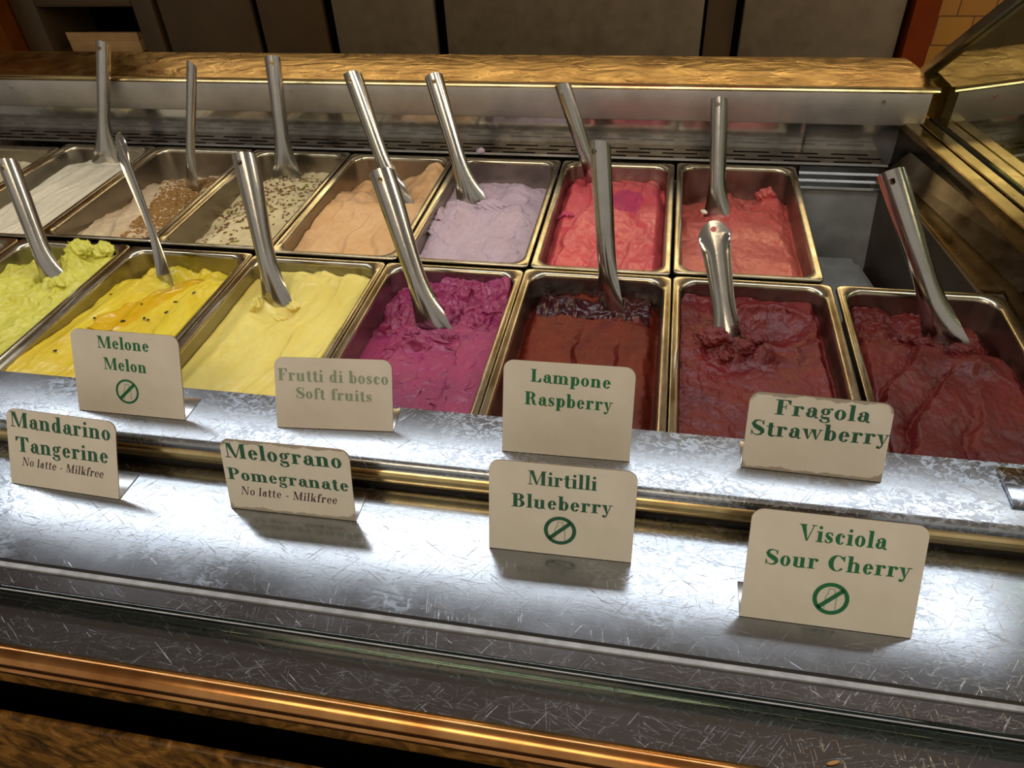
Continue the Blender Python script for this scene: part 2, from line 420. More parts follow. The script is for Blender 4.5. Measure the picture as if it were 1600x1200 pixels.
prof = [(-0.5495 + 0.0045 * math.cos(a), -0.0375 + 0.0045 * math.sin(a)) for a in np.linspace(0, 2 * math.pi, 17)[:-1]]
prism_x(bm, prof, XL, XR)
obj('copper_rail', bm, 'copper', case, True, 50)
boxo('stone_strip', 'stone', case, XL, XR, -0.547, -0.520, -0.071, -0.040, 0.002)
bm = bmesh.new()
box(bm, XL, XR, -0.524, -0.500, -0.26, -0.071); box(bm, XL, XR, -0.5555, -0.524, -0.26, -0.24); obj('recess', bm, 'black', case, False)
boxo('stone_panel', 'stone', case, XL, XR, -0.562, -0.556, -1.0, -0.099, 0.002)

# back: slotted grille, polished panel, fascia, bronze cap
def grille():
    xs0, xs1 = XL, 0.468
    rows = [(0.345, 0.0), (0.356, 0.035), (0.367, 0.0)]
    ys = [0.322, 0.3315, 0.3365, 0.3455, 0.3505, 0.3595, 0.3645, 0.380]
    bm = bmesh.new(); cache = {}
    def vt(x, y, z):
        k = (round(x, 5), round(y, 5), round(z, 5))
        if k not in cache: cache[k] = bm.verts.new(k)
        return cache[k]
    def quad(x0, x1, y0, y1, z=0.0): bm.faces.new((vt(x0, y0, z), vt(x1, y0, z), vt(x1, y1, z), vt(x0, y1, z)))
    for i in range(len(ys) - 1):
        if i in (1, 3, 5):
            ph = rows[i // 2][1]; x = xs0 + ph
            if ph: quad(xs0, x, ys[i], ys[i + 1])
            while x < xs1 - 0.001:
                w = min(0.052, xs1 - x); e = min(0.018, xs1 - x - w)
                # the slot: open, with little walls going down
                for (a, b2) in (((x, ys[i]), (x + w, ys[i])), ((x, ys[i + 1]), (x + w, ys[i + 1]))):
                    bm.faces.new((vt(*a, 0), vt(*b2, 0), vt(*b2, -0.004), vt(*a, -0.004)))
                if e > 0: quad(x + w, x + w + e, ys[i], ys[i + 1])
                x += 0.070
        else: quad(xs0, xs1, ys[i], ys[i + 1])
    # front lip
    bm.faces.new((vt(xs0, 0.322, 0), vt(xs1, 0.322, 0), vt(xs1, 0.322, -0.012), vt(xs0, 0.322, -0.012)))
    return obj('slotted_grille', bm, 'grille', case, False)
grille()
bm = bmesh.new()
prof = [(0.3205, 0.0005), (0.3255, 0.002), (0.3255, 0.0005)]
prism_x(bm, prof, XL, 0.472); obj('grille_lip', bm, 'steel', case, False)
boxo('duct_floor', 'black', case, XL, 0.50, 0.322, 0.385, -0.03, -0.02)
boxo('polished_panel', 'mirror_steel', case, XL, 0.505, 0.380, 0.384, -0.02, 0.090)
boxo('grille_divider', 'steel', case, 0.357, 0.361, 0.366, 0.380, 0.0, 0.046)
bm = bmesh.new()
FX = 0.512
sh = lambda y: (0.36 - y) * 0.2
prism_x(bm, [(0.358, 0.046), (0.357, 0.048), (0.357, 0.089), (0.358, 0.0915), (0.380, 0.0915), (0.380, 0.046)], XL, FX, sh)
fas = obj('back_fascia', bm, 'fascia', case, True, 30)
for x in (-0.435, 0.452, -0.95):
    bm = bmesh.new(); cyl(bm, (x, 0.3565, 0.079), (x, 0.3575, 0.079), 0.0032); cyl(bm, (x, 0.3560, 0.079), (x, 0.3566, 0.079), 0.0016)
    obj('screw', bm, 'steel', fas, True, 40)
bm = bmesh.new()
prof = [(0.356, 0.0915), (0.355, 0.0935), (0.3565, 0.0955), (0.356, 0.0975), (0.358, 0.0990), (0.361, 0.0985), (0.366, 0.0965), (0.366, 0.0915)]
prism_x(bm, prof, XL, FX + 0.008, sh); obj('cap_bead', bm, 'brass', case, True, 30)
bm = bmesh.new()
prof = [(0.363, 0.0965)] + [(0.363 + 0.112 * t, 0.0965 + 0.0075 * math.sin(math.pi * min(1, t * 1.02) * 0.62)) for t in np.linspace(0.05, 1, 14)] + [(0.478, 0.095), (0.478, 0.02), (0.386, 0.02), (0.386, 0.0915)]
prism_x(bm, prof, XL, FX + 0.008, sh); obj('bronze_cap', bm, 'bronze', case, True, 30)
boxo('case_back', 'fridge_dark', case, XL, 0.50, 0.386, 0.476, -1.0, 0.02)

# well that holds the pans, seen through the empty place at the right end
boxo('well_back_wall', 'well', case, XL, 0.510, 0.308, 0.316, -0.16, -0.028)
bm = bmesh.new()
prof = [(0.321, -0.0005), (0.316, -0.001), (0.316, -0.008), (0.311, -0.010), (0.311, -0.017), (0.306, -0.019), (0.306, -0.026), (0.302, -0.028), (0.316, -0.030), (0.321, -0.03)]
prism_x(bm, prof, 0.352, 0.468); obj('stepped_support', bm, 'steel', case, True, 30)
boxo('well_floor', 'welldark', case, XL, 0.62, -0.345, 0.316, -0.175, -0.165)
bm = bmesh.new(); hexa(bm, [(0.352, 0.0, -0.164), (0.520, 0.0, -0.164), (0.464, 0.300, -0.164), (0.352, 0.300, -0.164), (0.352, 0.0, -0.130), (0.508, 0.0, -0.130), (0.456, 0.297, -0.130), (0.352, 0.297, -0.130)])
bmesh.ops.bevel(bm, geom=bm.edges[:], offset=0.010, segments=3, affect='EDGES')
obj('well_block', bm, 'well', case, True, 40)
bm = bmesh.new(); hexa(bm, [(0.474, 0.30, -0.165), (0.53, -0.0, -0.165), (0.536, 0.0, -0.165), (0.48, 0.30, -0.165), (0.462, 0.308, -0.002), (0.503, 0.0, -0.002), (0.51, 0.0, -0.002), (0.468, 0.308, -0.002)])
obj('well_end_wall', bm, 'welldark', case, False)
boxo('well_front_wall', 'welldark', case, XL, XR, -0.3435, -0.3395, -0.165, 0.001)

# angled end: step, sloping cheek, two bronze tracks, mirror glass and its post
def end_pt(y, off, z): return (end_x(y) + off * 0.98, y + off * 0.2, z)
bm = bmesh.new()
out = [(0.4605, 0.312), (0.507, 0.002), (0.5305, 0.002), (0.5305, -0.28), (0.62, -0.28), (0.62, 0.0), (0.55, 0.312)]
lo = [bm.verts.new((x, y, -0.004)) for x, y in out]; hi = [bm.verts.new((x, y, 0.001)) for x, y in out]
bm.faces.new(lo[::-1]); bm.faces.new(hi)
for i in range(len(out)): bm.faces.new((lo[i], lo[(i + 1) % len(out)], hi[(i + 1) % len(out)], hi[i]))
obj('end_step', bm, 'track', case, False)
bm = bmesh.new()
hexa(bm, [(0.472, 0.318, 0.0005), (0.545, 0.0, 0.0005), (0.60, 0.0, 0.0005), (0.55, 0.318, 0.0005), (0.494, 0.318, 0.024), (0.575, 0.0, 0.024), (0.60, 0.0, 0.024), (0.55, 0.318, 0.024)])
obj('sloping_cheek', bm, 'dark_steel', case, False)
bm = bmesh.new()
hexa(bm, [(0.490, 0.378, -0.02), (0.572, -0.02, 0.02), (0.61, -0.02, 0.02), (0.53, 0.378, -0.02), (0.490, 0.378, 0.044), (0.572, -0.02, 0.044), (0.61, -0.02, 0.044), (0.53, 0.378, 0.044)])
obj('end_wall_panel', bm, 'dark_steel', case, False)
def strip(off0, off1, z0, z1, name, mat, y0=0.376, y1=-0.20):
    bm = bmesh.new()
    hexa(bm, [end_pt(y0, off0, z0), end_pt(y1, off0, z0), end_pt(y1, off1, z0), end_pt(y0, off1, z0), end_pt(y0, off0, z1), end_pt(y1, off0, z1), end_pt(y1, off1, z1), end_pt(y0, off1, z1)])
    bmesh.ops.bevel(bm, geom=bm.edges[:], offset=0.0012, segments=2, affect='EDGES')
    return obj(name, bm, mat, case, True, 40)
strip(-0.038, -0.019, 0.040, 0.050, 'track_bar', 'track')
strip(-0.019, -0.016, 0.040, 0.0465, 'track_groove', 'rubber')
strip(-0.016, 0.001, 0.040, 0.051, 'track_bar', 'track')
strip(0.002, 0.006, 0.040, 0.0525, 'glass_seal', 'rubber')
bm = bmesh.new()
def gp(y, z, o): return end_pt(y, o, z)
o0, o1 = 0.006, 0.011
poly = [(0.40, 0.05), (-0.2, 0.05), (-0.2, 0.29), (0.20, 0.29), (0.425, 0.093)]
a = [bm.verts.new(gp(y, z, o0)) for y, z in poly]; b2 = [bm.verts.new(gp(y, z, o1)) for y, z in poly]
for i in range(5): bm.faces.new((a[i], a[(i + 1) % 5], b2[(i + 1) % 5], b2[i]))
bm.faces.new(a); bm.faces.new(b2[::-1])
obj('end_glass', bm, 'mirror_glass', case, False)
bm = bmesh.new()
p0, p1 = Vector(gp(0.438, 0.086, 0.0)), Vector(gp(0.20, 0.293, 0.0))
d = (p1 - p0).normalized(); w = Vector((EN.x, EN.y, 0)); u = d.cross(w)
hexa(bm, [p0 - u * 0.006 - w * 0.004, p0 - u * 0.006 + w * 0.005, p0 + u * 0.006 + w * 0.005, p0 + u * 0.006 - w * 0.004, p1 - u * 0.006 - w * 0.004, p1 - u * 0.006 + w * 0.005, p1 + u * 0.006 + w * 0.005, p1 + u * 0.006 - w * 0.004])
bmesh.ops.bevel(bm, geom=bm.edges[:], offset=0.0012, segments=2, affect='EDGES')
obj('glass_post', bm, 'pan_inner', case, True, 40)
bm = bmesh.new()
hexa(bm, [(0.568, 0.10, -0.02), (0.572, -0.05, -0.02), (0.66, -0.05, -0.02), (0.66, 0.10, -0.02), (0.580, 0.09, 0.026), (0.582, -0.05, 0.026), (0.66, -0.05, 0.026), (0.66, 0.09, 0.026)])
bmesh.ops.bevel(bm, geom=bm.edges[:], offset=0.006, segments=3, affect='EDGES')
obj('end_cap', bm, 'track', case, True, 40)

# ------------------------------------------------------------------ pans
PD = 0.125
def make_pan(x0, x1, y0, y1, label, rot=0.0, dz=0.0, tilt=(0, 0)):
    cx, cy = (x0 + x1) / 2, (y0 + y1) / 2; hx, hy = (x1 - x0) / 2 + 0.0001, (y1 - y0) / 2 - 0.0004
    pan = empty('gelato_pan', (cx, cy, dz), rot, label, 'pan', 'steel gelato pans')
    pan.rotation_euler = (tilt[0], tilt[1], rot)
    fl = 0.0075
    bm = bmesh.new()   # rim: rolled outer edge, flat flange, rounded inner lip
    R0 = 0.006
    L = [rr(hx - 0.001, hy - 0.001, R0, -0.007), rr(hx, hy, R0, -0.005), rr(hx, hy, R0, -0.0015), rr(hx - 0.0007, hy - 0.0007, R0, -0.0004), rr(hx - 0.002, hy - 0.002, R0, 0.0),
         rr(hx - fl + 0.002, hy - fl + 0.002, 0.017, -0.0008), rr(hx - fl, hy - fl, 0.019, -0.0015), rr(hx - fl - 0.0014, hy - fl - 0.0014, 0.020, -0.0035), rr(hx - fl - 0.0018, hy - fl - 0.0018, 0.020, -0.006)]
    loops(bm, L); obj('rim', bm, 'rim', pan, True, 60)
    bm = bmesh.new()   # basin: inside and outside skins
    ix, iy = hx - fl - 0.0018, hy - fl - 0.0018
    L = [rr(ix, iy, 0.020, -0.006), rr(ix - 0.002, iy - 0.002, 0.021, -0.05), rr(ix - 0.005, iy - 0.005, 0.023, -PD + 0.012), rr(ix - 0.010, iy - 0.010, 0.022, -PD)]
    loops(bm, L, cap1=True)
    L = [rr(ix + 0.001, iy + 0.001, 0.021, -0.006), rr(ix - 0.001, iy - 0.001, 0.022, -0.05), rr(ix - 0.004, iy - 0.004, 0.024, -PD + 0.012), rr(ix - 0.009, iy - 0.009, 0.023, -PD - 0.001)]
    loops(bm, L, cap1=True)
    obj('basin', bm, 'pan_inner', pan, True, 50)
    return pan, ix - 0.0012, iy - 0.0012

FRONT_Y = (-0.338, -0.003)
BACK_Y = (-0.001, 0.311)
flav = {}
PANS = [  # key, x0, x1, row, label, dy
    ('B0', -1.020, -0.850, 'b', 'steel pan of cream coloured gelato cut off at the far left of the back row', -0.012),
    ('B1', -0.848, -0.678, 'b', 'steel pan holding white gelato in the back row at left', 0.004),
    ('B2', -0.676, -0.502, 'b', 'steel pan holding beige gelato under brown crumbs', 0.010),
    ('B3', -0.499, -0.333, 'b', 'steel pan holding pale gelato under chopped nuts', 0.006),
    ('B4', -0.330, -0.160, 'b', 'steel pan holding peach orange gelato', 0.0),
    ('B5', -0.157, 0.006, 'b', 'steel pan holding pale lilac gelato', 0.0),
    ('B6', 0.009, 0.1745, 'b', 'steel pan holding coral pink gelato with a magenta patch', 0.0),
    ('B7', 0.178, 0.3455, 'b', 'steel pan holding salmon pink gelato beside the empty place of the back row', 0.005),
    ('F0', -0.868, -0.694, 'f', 'steel pan of white gelato whose corner shows at the left edge', 0.0),
    ('F1', -0.691, -0.524, 'f', 'steel pan holding lime green yellow gelato at the left end of the front row', 0.0),
    ('F2', -0.5215, -0.3475, 'f', 'steel pan holding bright yellow gelato with passion fruit seeds', -0.003),
    ('F3', -0.3455, -0.1690, 'f', 'steel pan holding pale lemon yellow gelato', -0.006),
    ('F4', -0.1675, 0.0035, 'f', 'steel pan holding magenta gelato', -0.006),
    ('F5', 0.0045, 0.1765, 'f', 'steel pan holding red brown gelato behind the raspberry sign', -0.002),
    ('F6', 0.1780, 0.3520, 'f', 'steel pan holding crimson gelato with a lump beside its spatula', 0.0),
    ('F7', 0.3565, 0.5275, 'f', 'steel pan holding dark cherry red gelato at the right end of the front row', 0.0),
]
INFO = {}
for k, x0, x1, row, label, dy in PANS:
    y0, y1 = BACK_Y if row == 'b' else FRONT_Y
    if row == 'b': p, ix, iy = make_pan(x0, x1, y0 + dy, y1 + min(dy, 0.004), label)
    else: p, ix, iy = make_pan(x0, x1, y0, y1 + dy, label)
    INFO[k] = (p.location.copy(), ix, iy)

# ------------------------------------------------------------------ gelato
def streaks(X, Y, ang, freq, amp, seed, warp=0.02, along=6):
    a = math.radians(ang); U = X * math.cos(a) - Y * math.sin(a); V = X * math.sin(a) + Y * math.cos(a)
    U2 = U + warp * fbm(U * 12, V * 9, seed, 3)
    return amp * (fbm(U2 * freq, V * along * 0.5, seed + 1, 4, 0.55))
def dent(X, Y, cx, cy, rx, ry, depth, p=1.0):
    r = ((X - cx) / rx) ** 2 + ((Y - cy) / ry) ** 2
    return -depth * np.exp(-r ** p)
def steps(X, Y, ang, freq, amp, seed, warp=0.03):
    """overlapping spatula strokes: saw-tooth edges running along a direction"""
    a = math.radians(ang); U = X * math.cos(a) - Y * math.sin(a); V = X * math.sin(a) + Y * math.cos(a)
    U2 = (U + warp * fbm(U * 7, V * 7, seed, 3)) * freq + 3.3 * seed
    fr = U2 - np.floor(U2)
    amp_i = 0.35 + 1.3 * (vnoise(np.floor(U2) * 3.7, V * 5, seed + 2) + 0.5)
    return amp * amp_i * (sm(0, 0.18, fr) * (1 - fr) ** 0.8 - 0.35)

def gelato(key, label, hfun, mat, nx=120, ny=200, rough3d=0.0, fine=1.0):
    loc, ix, iy = INFO[key]
    u = np.linspace(-1, 1, nx); v = np.linspace(-1, 1, ny)
    UU, VV = np.meshgrid(u, v)
    Y = VV * iy
    r = 0.021
    t = np.clip(np.abs(Y) - (iy - r), 0, r)
    wx = ix - r + np.sqrt(np.maximum(r * r - t * t, 0))
    wx = np.maximum(wx, ix - r * 0.93)
    X = UU * wx
    s = int(sum(ord(c_) for c_ in key)) % 40
    Z = hfun(X, Y, s)
    Z = Z + fine * (0.0011 * fbm(X * 130, Y * 95, s + 31, 3, 0.6) + 0.0016 * fbm(X * 48, Y * 34, s + 33, 3) + 0.0012 * (ridge(X * 36, Y * 24, s + 35, 3) - 0.5))
    edge = np.minimum(ix - np.abs(UU * ix), iy - np.abs(Y))
    dX = dY = 0
    if rough3d:
        msk = sm(0.0, 0.012, edge) * rough3d
        dX = msk * 0.006 * fbm(X * 90, Y * 90, s + 11, 3); dY = msk * 0.006 * fbm(X * 90, Y * 90, s + 21, 3)
    ZT = np.where(edge < 0.0005, np.minimum(Z, -0.0065), np.minimum(Z, 0.012))
    PX, PY = X + dX, Y + dY
    top = np.stack([PX, PY, ZT], -1).reshape(-1, 3)
    # skirt
    ring = [j for j in range(nx)] + [i * nx + nx - 1 for i in range(1, ny)] + [(ny - 1) * nx + j for j in range(nx - 2, -1, -1)] + [i * nx for i in range(ny - 2, 0, -1)]
    low = top[ring].copy(); low[:, 2] = -PD + 0.02; low[:, :2] *= 0.95
    V = np.vstack([top, low])
    idx = np.arange(nx * ny).reshape(ny, nx)
    q = np.stack([idx[:-1, :-1], idx[:-1, 1:], idx[1:, 1:], idx[1:, :-1]], -1).reshape(-1, 4)
    k = len(ring); base = nx * ny; rg = np.array(ring)
    i0 = np.arange(k); i1 = (i0 + 1) % k
    sk = np.stack([rg[i1], rg[i0], base + i0, base + i1], -1)
    faces = np.vstack([q, sk]).tolist() + [list(range(base + k - 1, base - 1, -1))]
    me = bpy.data.meshes.new('gelato'); me.from_pydata(V.tolist(), [], faces); me.update()
    o = link('gelato', me, mat, None, True, None); o.location = loc
    tag(o, label, 'gelato', 'gelato flavours in the pans')
    def hz(x, y):
        j = int(round((np.clip((x - loc.x) / ix, -1, 1) + 1) / 2 * (nx - 1))); i = int(round((np.clip((y - loc.y) / iy, -1, 1) + 1) / 2 * (ny - 1)))
        return float(ZT[i, j])
    return o, hz
HZ = {}; GO = {}
def G(key, label, f, mat, **kw):
    GO[key], HZ[key] = gelato(key, label, f, mat, **kw)

C = srgb
M['g_white'] = gelato_mat('gelato_white', C(228, 220, 196), C(218, 208, 182), 0.35, 0.10, 0.2)
M['g_cream'] = gelato_mat('gelato_cream', C(222, 212, 176), C(206, 194, 156), 0.4, 0.15)
M['g_beige'] = gelato_mat('gelato_beige', C(212, 190, 156), C(192, 166, 130), 0.42, 0.2)
M['g_pist'] = gelato_mat('gelato_pistachio', C(216, 200, 156), C(198, 180, 134), 0.5, 0.25)
M['g_peach'] = gelato_mat('gelato_peach', C(226, 182, 132), C(212, 164, 110), 0.42, 0.2, 0.15)
M['g_lilac'] = gelato_mat('gelato_lilac', C(196, 174, 184), C(184, 160, 172), 0.5, 0.35)
M['g_coral'] = gelato_mat('gelato_coral', C(212, 86, 92), C(196, 66, 78), 0.36, 0.25, 0.4, speck=C(170, 40, 60))
M['g_salmon'] = gelato_mat('gelato_salmon', C(200, 94, 84), C(182, 76, 70), 0.36, 0.35, 0.4, speck=C(150, 40, 40))
M['g_lime'] = gelato_mat('gelato_lime', C(218, 214, 96), C(206, 200, 76), 0.45, 0.2, 0.1)
M['g_mango'] = gelato_mat('gelato_yellow', C(230, 208, 56), C(220, 190, 40), 0.36, 0.15, 0.3)
M['g_lemon'] = gelato_mat('gelato_lemon', C(236, 220, 124), C(230, 208, 102), 0.4, 0.12, 0.2)
M['g_magenta'] = gelato_mat('gelato_magenta', C(160, 52, 100), C(136, 38, 86), 0.40, 0.35, 0.2)
M['g_rasp'] = gelato_mat('gelato_raspberry', C(112, 39, 20), C(90, 24, 17), 0.42, 0.5, 0.05, 0.05, spec=0.25)
M['g_blue'] = gelato_mat('gelato_crimson', C(114, 32, 33), C(88, 18, 26), 0.34, 0.55, 0.10, 0.05, spec=0.36)
M['g_cherry'] = gelato_mat('gelato_cherry', C(104, 29, 27), C(78, 16, 20), 0.36, 0.5, 0.08, 0.05, spec=0.32)
M['syrup'] = gelato_mat('fruit_sauce', C(222, 182, 30), C(214, 168, 20), 0.15, 0.03, 0.6)
M['darksyrup'] = gelato_mat('dark_fruit_sauce', C(60, 10, 20), C(44, 6, 14), 0.24, 0.15, 0.15, 0.02, spec=0.35)
M['seed'] = plain('black_seed', C(22, 20, 14), 0.25)
M['crumb'] = plain('brown_crumb', C(158, 116, 60), 0.7, 0.3, 0.3, 300)
M['nut'] = plain('chopped_nut', C(128, 88, 54), 0.6, 0.3, 0.4, 300)
M['nut_green'] = plain('chopped_pistachio', C(150, 150, 62), 0.6, 0.3, 0.3, 300)
M['magenta_patch'] = gelato_mat('gelato_magenta_patch', C(192, 64, 100), C(176, 52, 90))

flat = lambda lvl, rot=0, fr=60, amp=0.004, st=0.004: (lambda X, Y, s: lvl + streaks(X, Y, rot, fr, amp, s) + steps(X, Y, rot, 22, st, s))
G('B0', 'cream coloured gelato cut off at the far left of the back row', flat(-0.026), 'g_cream', nx=70, ny=110)
G('B1', 'smooth white gelato in the back row at left', lambda X, Y, s: -0.012 + streaks(X, Y, 8, 55, 0.003, s) + steps(X, Y, 8, 20, 0.003, s) - 0.020 * sm(-0.045, -0.075, X) - 0.012 * sm(0.09, 0.14, Y), 'g_white', fine=0.5)
def h_B2(X, Y, s):
    return -0.030 + 0.012 * sm(0.02, -0.13, Y) + steps(X, Y, -24, 26, 0.006, s) + streaks(X, Y, -24, 60, 0.003, s) - 0.016 * sm(0.08, 0.14, Y) - 0.008 * sm(-0.03, -0.075, X)
G('B2', 'beige gelato strewn with brown crumbs', h_B2, 'g_beige')
def h_B3(X, Y, s):
    return -0.022 + fbm(X * 30, Y * 30, s, 4) * 0.006 + streaks(X, Y, 20, 60, 0.003, s) - 0.015 * sm(-0.03, -0.075, X) - 0.012 * sm(0.08, 0.14, Y)
G('B3', 'pale gelato sprinkled with chopped pistachio nuts', h_B3, 'g_pist')
def h_B4(X, Y, s):
    return -0.020 + steps(X, Y, 10, 24, 0.005, s, 0.06) + streaks(X, Y, 12, 40, 0.003, s) + 0.004 * fbm(X * 30, Y * 30, s + 9, 4) - 0.022 * sm(0.05, 0.11, Y) * sm(0.05, -0.03, X) + 0.010 * sm(0.02, 0.06, X) * sm(0.04, 0.12, Y) + dent(X, Y, -0.005, 0.055, 0.03, 0.02, 0.010) + 0.006 * fbm(X * 45, Y * 45, s + 5, 3) * sm(0.0, 0.06, Y)
G('B4', 'peach orange gelato with a low hollow at its back left', h_B4, 'g_peach', fine=0.55)
def h_B5(X, Y, s):
    lump = sm(0.02, 0.11, Y + 0.02 * fbm(X * 30, Y * 30, s, 2))
    return -0.022 + 0.010 * lump * np.exp(-((X - 0.0) / 0.045) ** 2) + 0.012 * (0.6 + ridge(X * 32, Y * 32, s, 4) * 0.5) * np.exp(-(((X + 0.05) / 0.022) ** 2 + ((Y + 0.02) / 0.07) ** 2)) + 0.005 * np.exp(-(((X - 0.025) / 0.03) ** 2 + ((Y - 0.01) / 0.04) ** 2)) * (1 + fbm(X * 70, Y * 70, s + 2, 3)) + streaks(X, Y, -6, 28, 0.004, s) - 0.022 * sm(0.085, 0.14, Y) + 0.006 * fbm(X * 26, Y * 26, s + 7, 4)
G('B5', 'pale lilac gelato with scraped lumps along its left side', h_B5, 'g_lilac', rough3d=1.0)
def h_B6(X, Y, s):
    return -0.016 + steps(X, Y, 4, 26, 0.006, s, 0.05) + streaks(X, Y, 4, 60, 0.003, s) + 0.004 * fbm(X * 28, Y * 20, s + 3, 4) - 0.012 * sm(0.060, 0.074, np.abs(X)) - 0.010 * sm(0.10, 0.142, Y)
G('B6', 'coral pink gelato with a magenta patch', h_B6, 'g_coral', fine=0.5)
def h_B7(X, Y, s):
    return -0.026 + 0.008 * sm(-0.02, -0.10, Y) + steps(X, Y, -8, 14, 0.004, s) + streaks(X, Y, 0, 45, 0.003, s) + 0.008 * fbm(X * 40, Y * 40, s, 4) * sm(0.0, 0.05, Y) + dent(X, Y, 0.02, 0.095, 0.018, 0.028, 0.020) - 0.014 * sm(0.055, 0.072, X) - 0.020 * sm(0.10, 0.14, Y) - 0.018 * sm(0.0, 0.07, Y) * sm(-0.02, -0.06, X)
G('B7', 'salmon pink gelato scooped out at its back', h_B7, 'g_salmon', rough3d=0.5, fine=0.5)
G('F0', 'white gelato whose corner shows at the left edge of the front row', flat(-0.010), 'g_white', nx=60, ny=100)
def h_F1(X, Y, s):
    return -0.008 + streaks(X, Y, 20, 35, 0.005, s) + 0.010 * fbm(X * 38, Y * 38, s, 4) * sm(-0.02, 0.05, Y) + 0.016 * np.exp(-(((X - 0.025) / 0.035) ** 2 + ((Y - 0.112) / 0.03) ** 2)) * (1 + ridge(X * 40, Y * 40, s, 3)) * 0.7 + dent(X, Y, 0.0, 0.09, 0.03, 0.03, 0.012) - 0.024 * sm(0.115, 0.15, Y) * sm(0.01, -0.02, X) + steps(X, Y, 24, 18, 0.005, s) + 0.004 * fbm(X * 60, Y * 60, s + 4, 4)
G('F1', 'lime green yellow gelato with ragged edges at the left end of the front row', h_F1, 'g_lime', rough3d=1.0)
def h_F2(X, Y, s):
    return -0.004 + steps(X, Y, 6, 24, 0.007, s, 0.04) + streaks(X, Y, 6, 50, 0.003, s) - 0.020 * sm(0.10, 0.145, Y) - 0.014 * sm(-0.045, -0.072, X) * sm(-0.08, 0.05, Y) + dent(X, Y, -0.005, 0.105, 0.045, 0.028, 0.012) + 0.010 * fbm(X * 60, Y * 60, s + 3, 4) * sm(0.115, 0.14, Y) + 0.006 * sm(-0.12, -0.15, Y + 0.02 * fbm(X * 20, Y * 20, s, 2)) * ridge(X * 18, Y * 18, s, 2)
G('F2', 'bright yellow gelato with an orange sauce streak and black seeds', h_F2, 'g_mango', fine=0.6)
def h_F3(X, Y, s):
    return -0.008 + streaks(X, Y, 12, 26, 0.005, s) * sm(-0.05, 0.03, X) + steps(X, Y, 10, 24, 0.006, s + 1, 0.05) * sm(-0.02, 0.03, X) - 0.012 * sm(-0.045, -0.073, X) + dent(X, Y, -0.012, 0.065, 0.026, 0.020, 0.016) + 0.006 * np.exp(-(((X - 0.02) / 0.05) ** 2 + ((Y - 0.13) / 0.018) ** 2)) * (1 + 2 * fbm(X * 40, Y * 40, s, 3)) + 0.004 * fbm(X * 50, Y * 50, s + 6, 4) * np.exp(-(((X + 0.01) / 0.04) ** 2 + ((Y - 0.065) / 0.03) ** 2)) + 0.005 * fbm(X * 14, Y * 9, s, 2) - 0.010 * sm(0.135, 0.155, Y)
G('F3', 'smooth pale lemon yellow gelato with long soft folds', h_F3, 'g_lemon', fine=0.35)
def h_F4(X, Y, s):
    back = sm(0.045, 0.075, Y)
    left = sm(-0.02, -0.070, X)
    return -0.014 - 0.020 * left * sm(-0.10, 0.0, Y) + streaks(X, Y, 5, 30, 0.004, s) * (1 - back) + steps(X, Y, 6, 14, 0.003, s) * (1 - back) + back * (0.012 * ridge(X * 26, Y * 30, s, 5) + 0.009 * fbm(X * 60, Y * 60, s + 2, 4) - 0.004) + dent(X, Y, 0.004, 0.100, 0.022, 0.022, 0.018) + dent(X, Y, -0.012, 0.040, 0.026, 0.012, 0.010) + 0.009 * np.exp(-(((X - 0.0) / 0.025) ** 2 + ((Y - 0.018) / 0.006) ** 2)) * (1 + fbm(X * 80, Y * 80, s, 3)) + 0.016 * np.exp(-(((X - 0.070) / 0.008) ** 2 + ((Y - 0.132) / 0.022) ** 2))
G('F4', 'magenta gelato torn up into ragged lumps at its back', h_F4, 'g_magenta', nx=200, ny=300, rough3d=1.6, fine=0.45)
def h_F5(X, Y, s):
    crack = -0.005 * np.exp(-((X + 0.004 + 0.018 * fbm(X * 6, Y * 14, s, 3)) / 0.0016) ** 2) * sm(0.09, 0.03, Y) - 0.004 * np.exp(-((X - 0.032 + 0.016 * fbm(Y * 18, X * 6, s + 4, 3)) / 0.0014) ** 2) * sm(0.08, 0.03, Y)
    dome = 0.010 * (1 - (X / 0.08) ** 2)
    return -0.026 + dome + crack + streaks(X, Y, -3, 30, 0.003, s) - 0.012 * sm(0.095, 0.115, Y + 0.012 * fbm(X * 24, Y * 24, s, 3)) + 0.010 * fbm(X * 46, Y * 46, s + 8, 4) * sm(0.09, 0.115, Y) + 0.012 * np.exp(-(((np.abs(X) - 0.045) / 0.028) ** 2 + ((Y - 0.133) / 0.010) ** 2)) * (1 + fbm(X * 70, Y * 70, s, 3)) - 0.010 * sm(0.062, 0.074, np.abs(X))
G('F5', 'red brown raspberry gelato with a cracked domed top', h_F5, 'g_rasp', nx=170, ny=260, rough3d=0.6, fine=0.7)
def h_F6(X, Y, s):
    hollow = dent(X, Y, 0.022, 0.105, 0.040, 0.030, 0.024)
    return -0.018 + hollow + streaks(X, Y, -5, 30, 0.004, s) + 0.003 * fbm(X * 32, Y * 32, s, 5, 0.6) + 0.018 * np.exp(-(((X + 0.026) / 0.016) ** 2 + ((Y - 0.050) / 0.014) ** 2)) * (1 + 0.8 * fbm(X * 75, Y * 75, s, 4)) + 0.010 * np.exp(-(((X - 0.008) / 0.015) ** 2 + ((Y - 0.045) / 0.010) ** 2)) * (1 + 1.2 * fbm(X * 80, Y * 80, s + 3, 4)) + 0.008 * ridge(X * 34, Y * 30, s + 9, 4) * sm(-0.03, -0.075, X) * 0.6 + 0.005 * np.exp(-((np.hypot((X - 0.022) / 0.044, (Y - 0.105) / 0.034) - 1.15) / 0.16) ** 2) - 0.012 * sm(0.066, 0.074, X)
G('F6', 'crimson gelato with a lump and a scooped hollow', h_F6, 'g_blue', nx=200, ny=300, rough3d=0.7, fine=0.7)
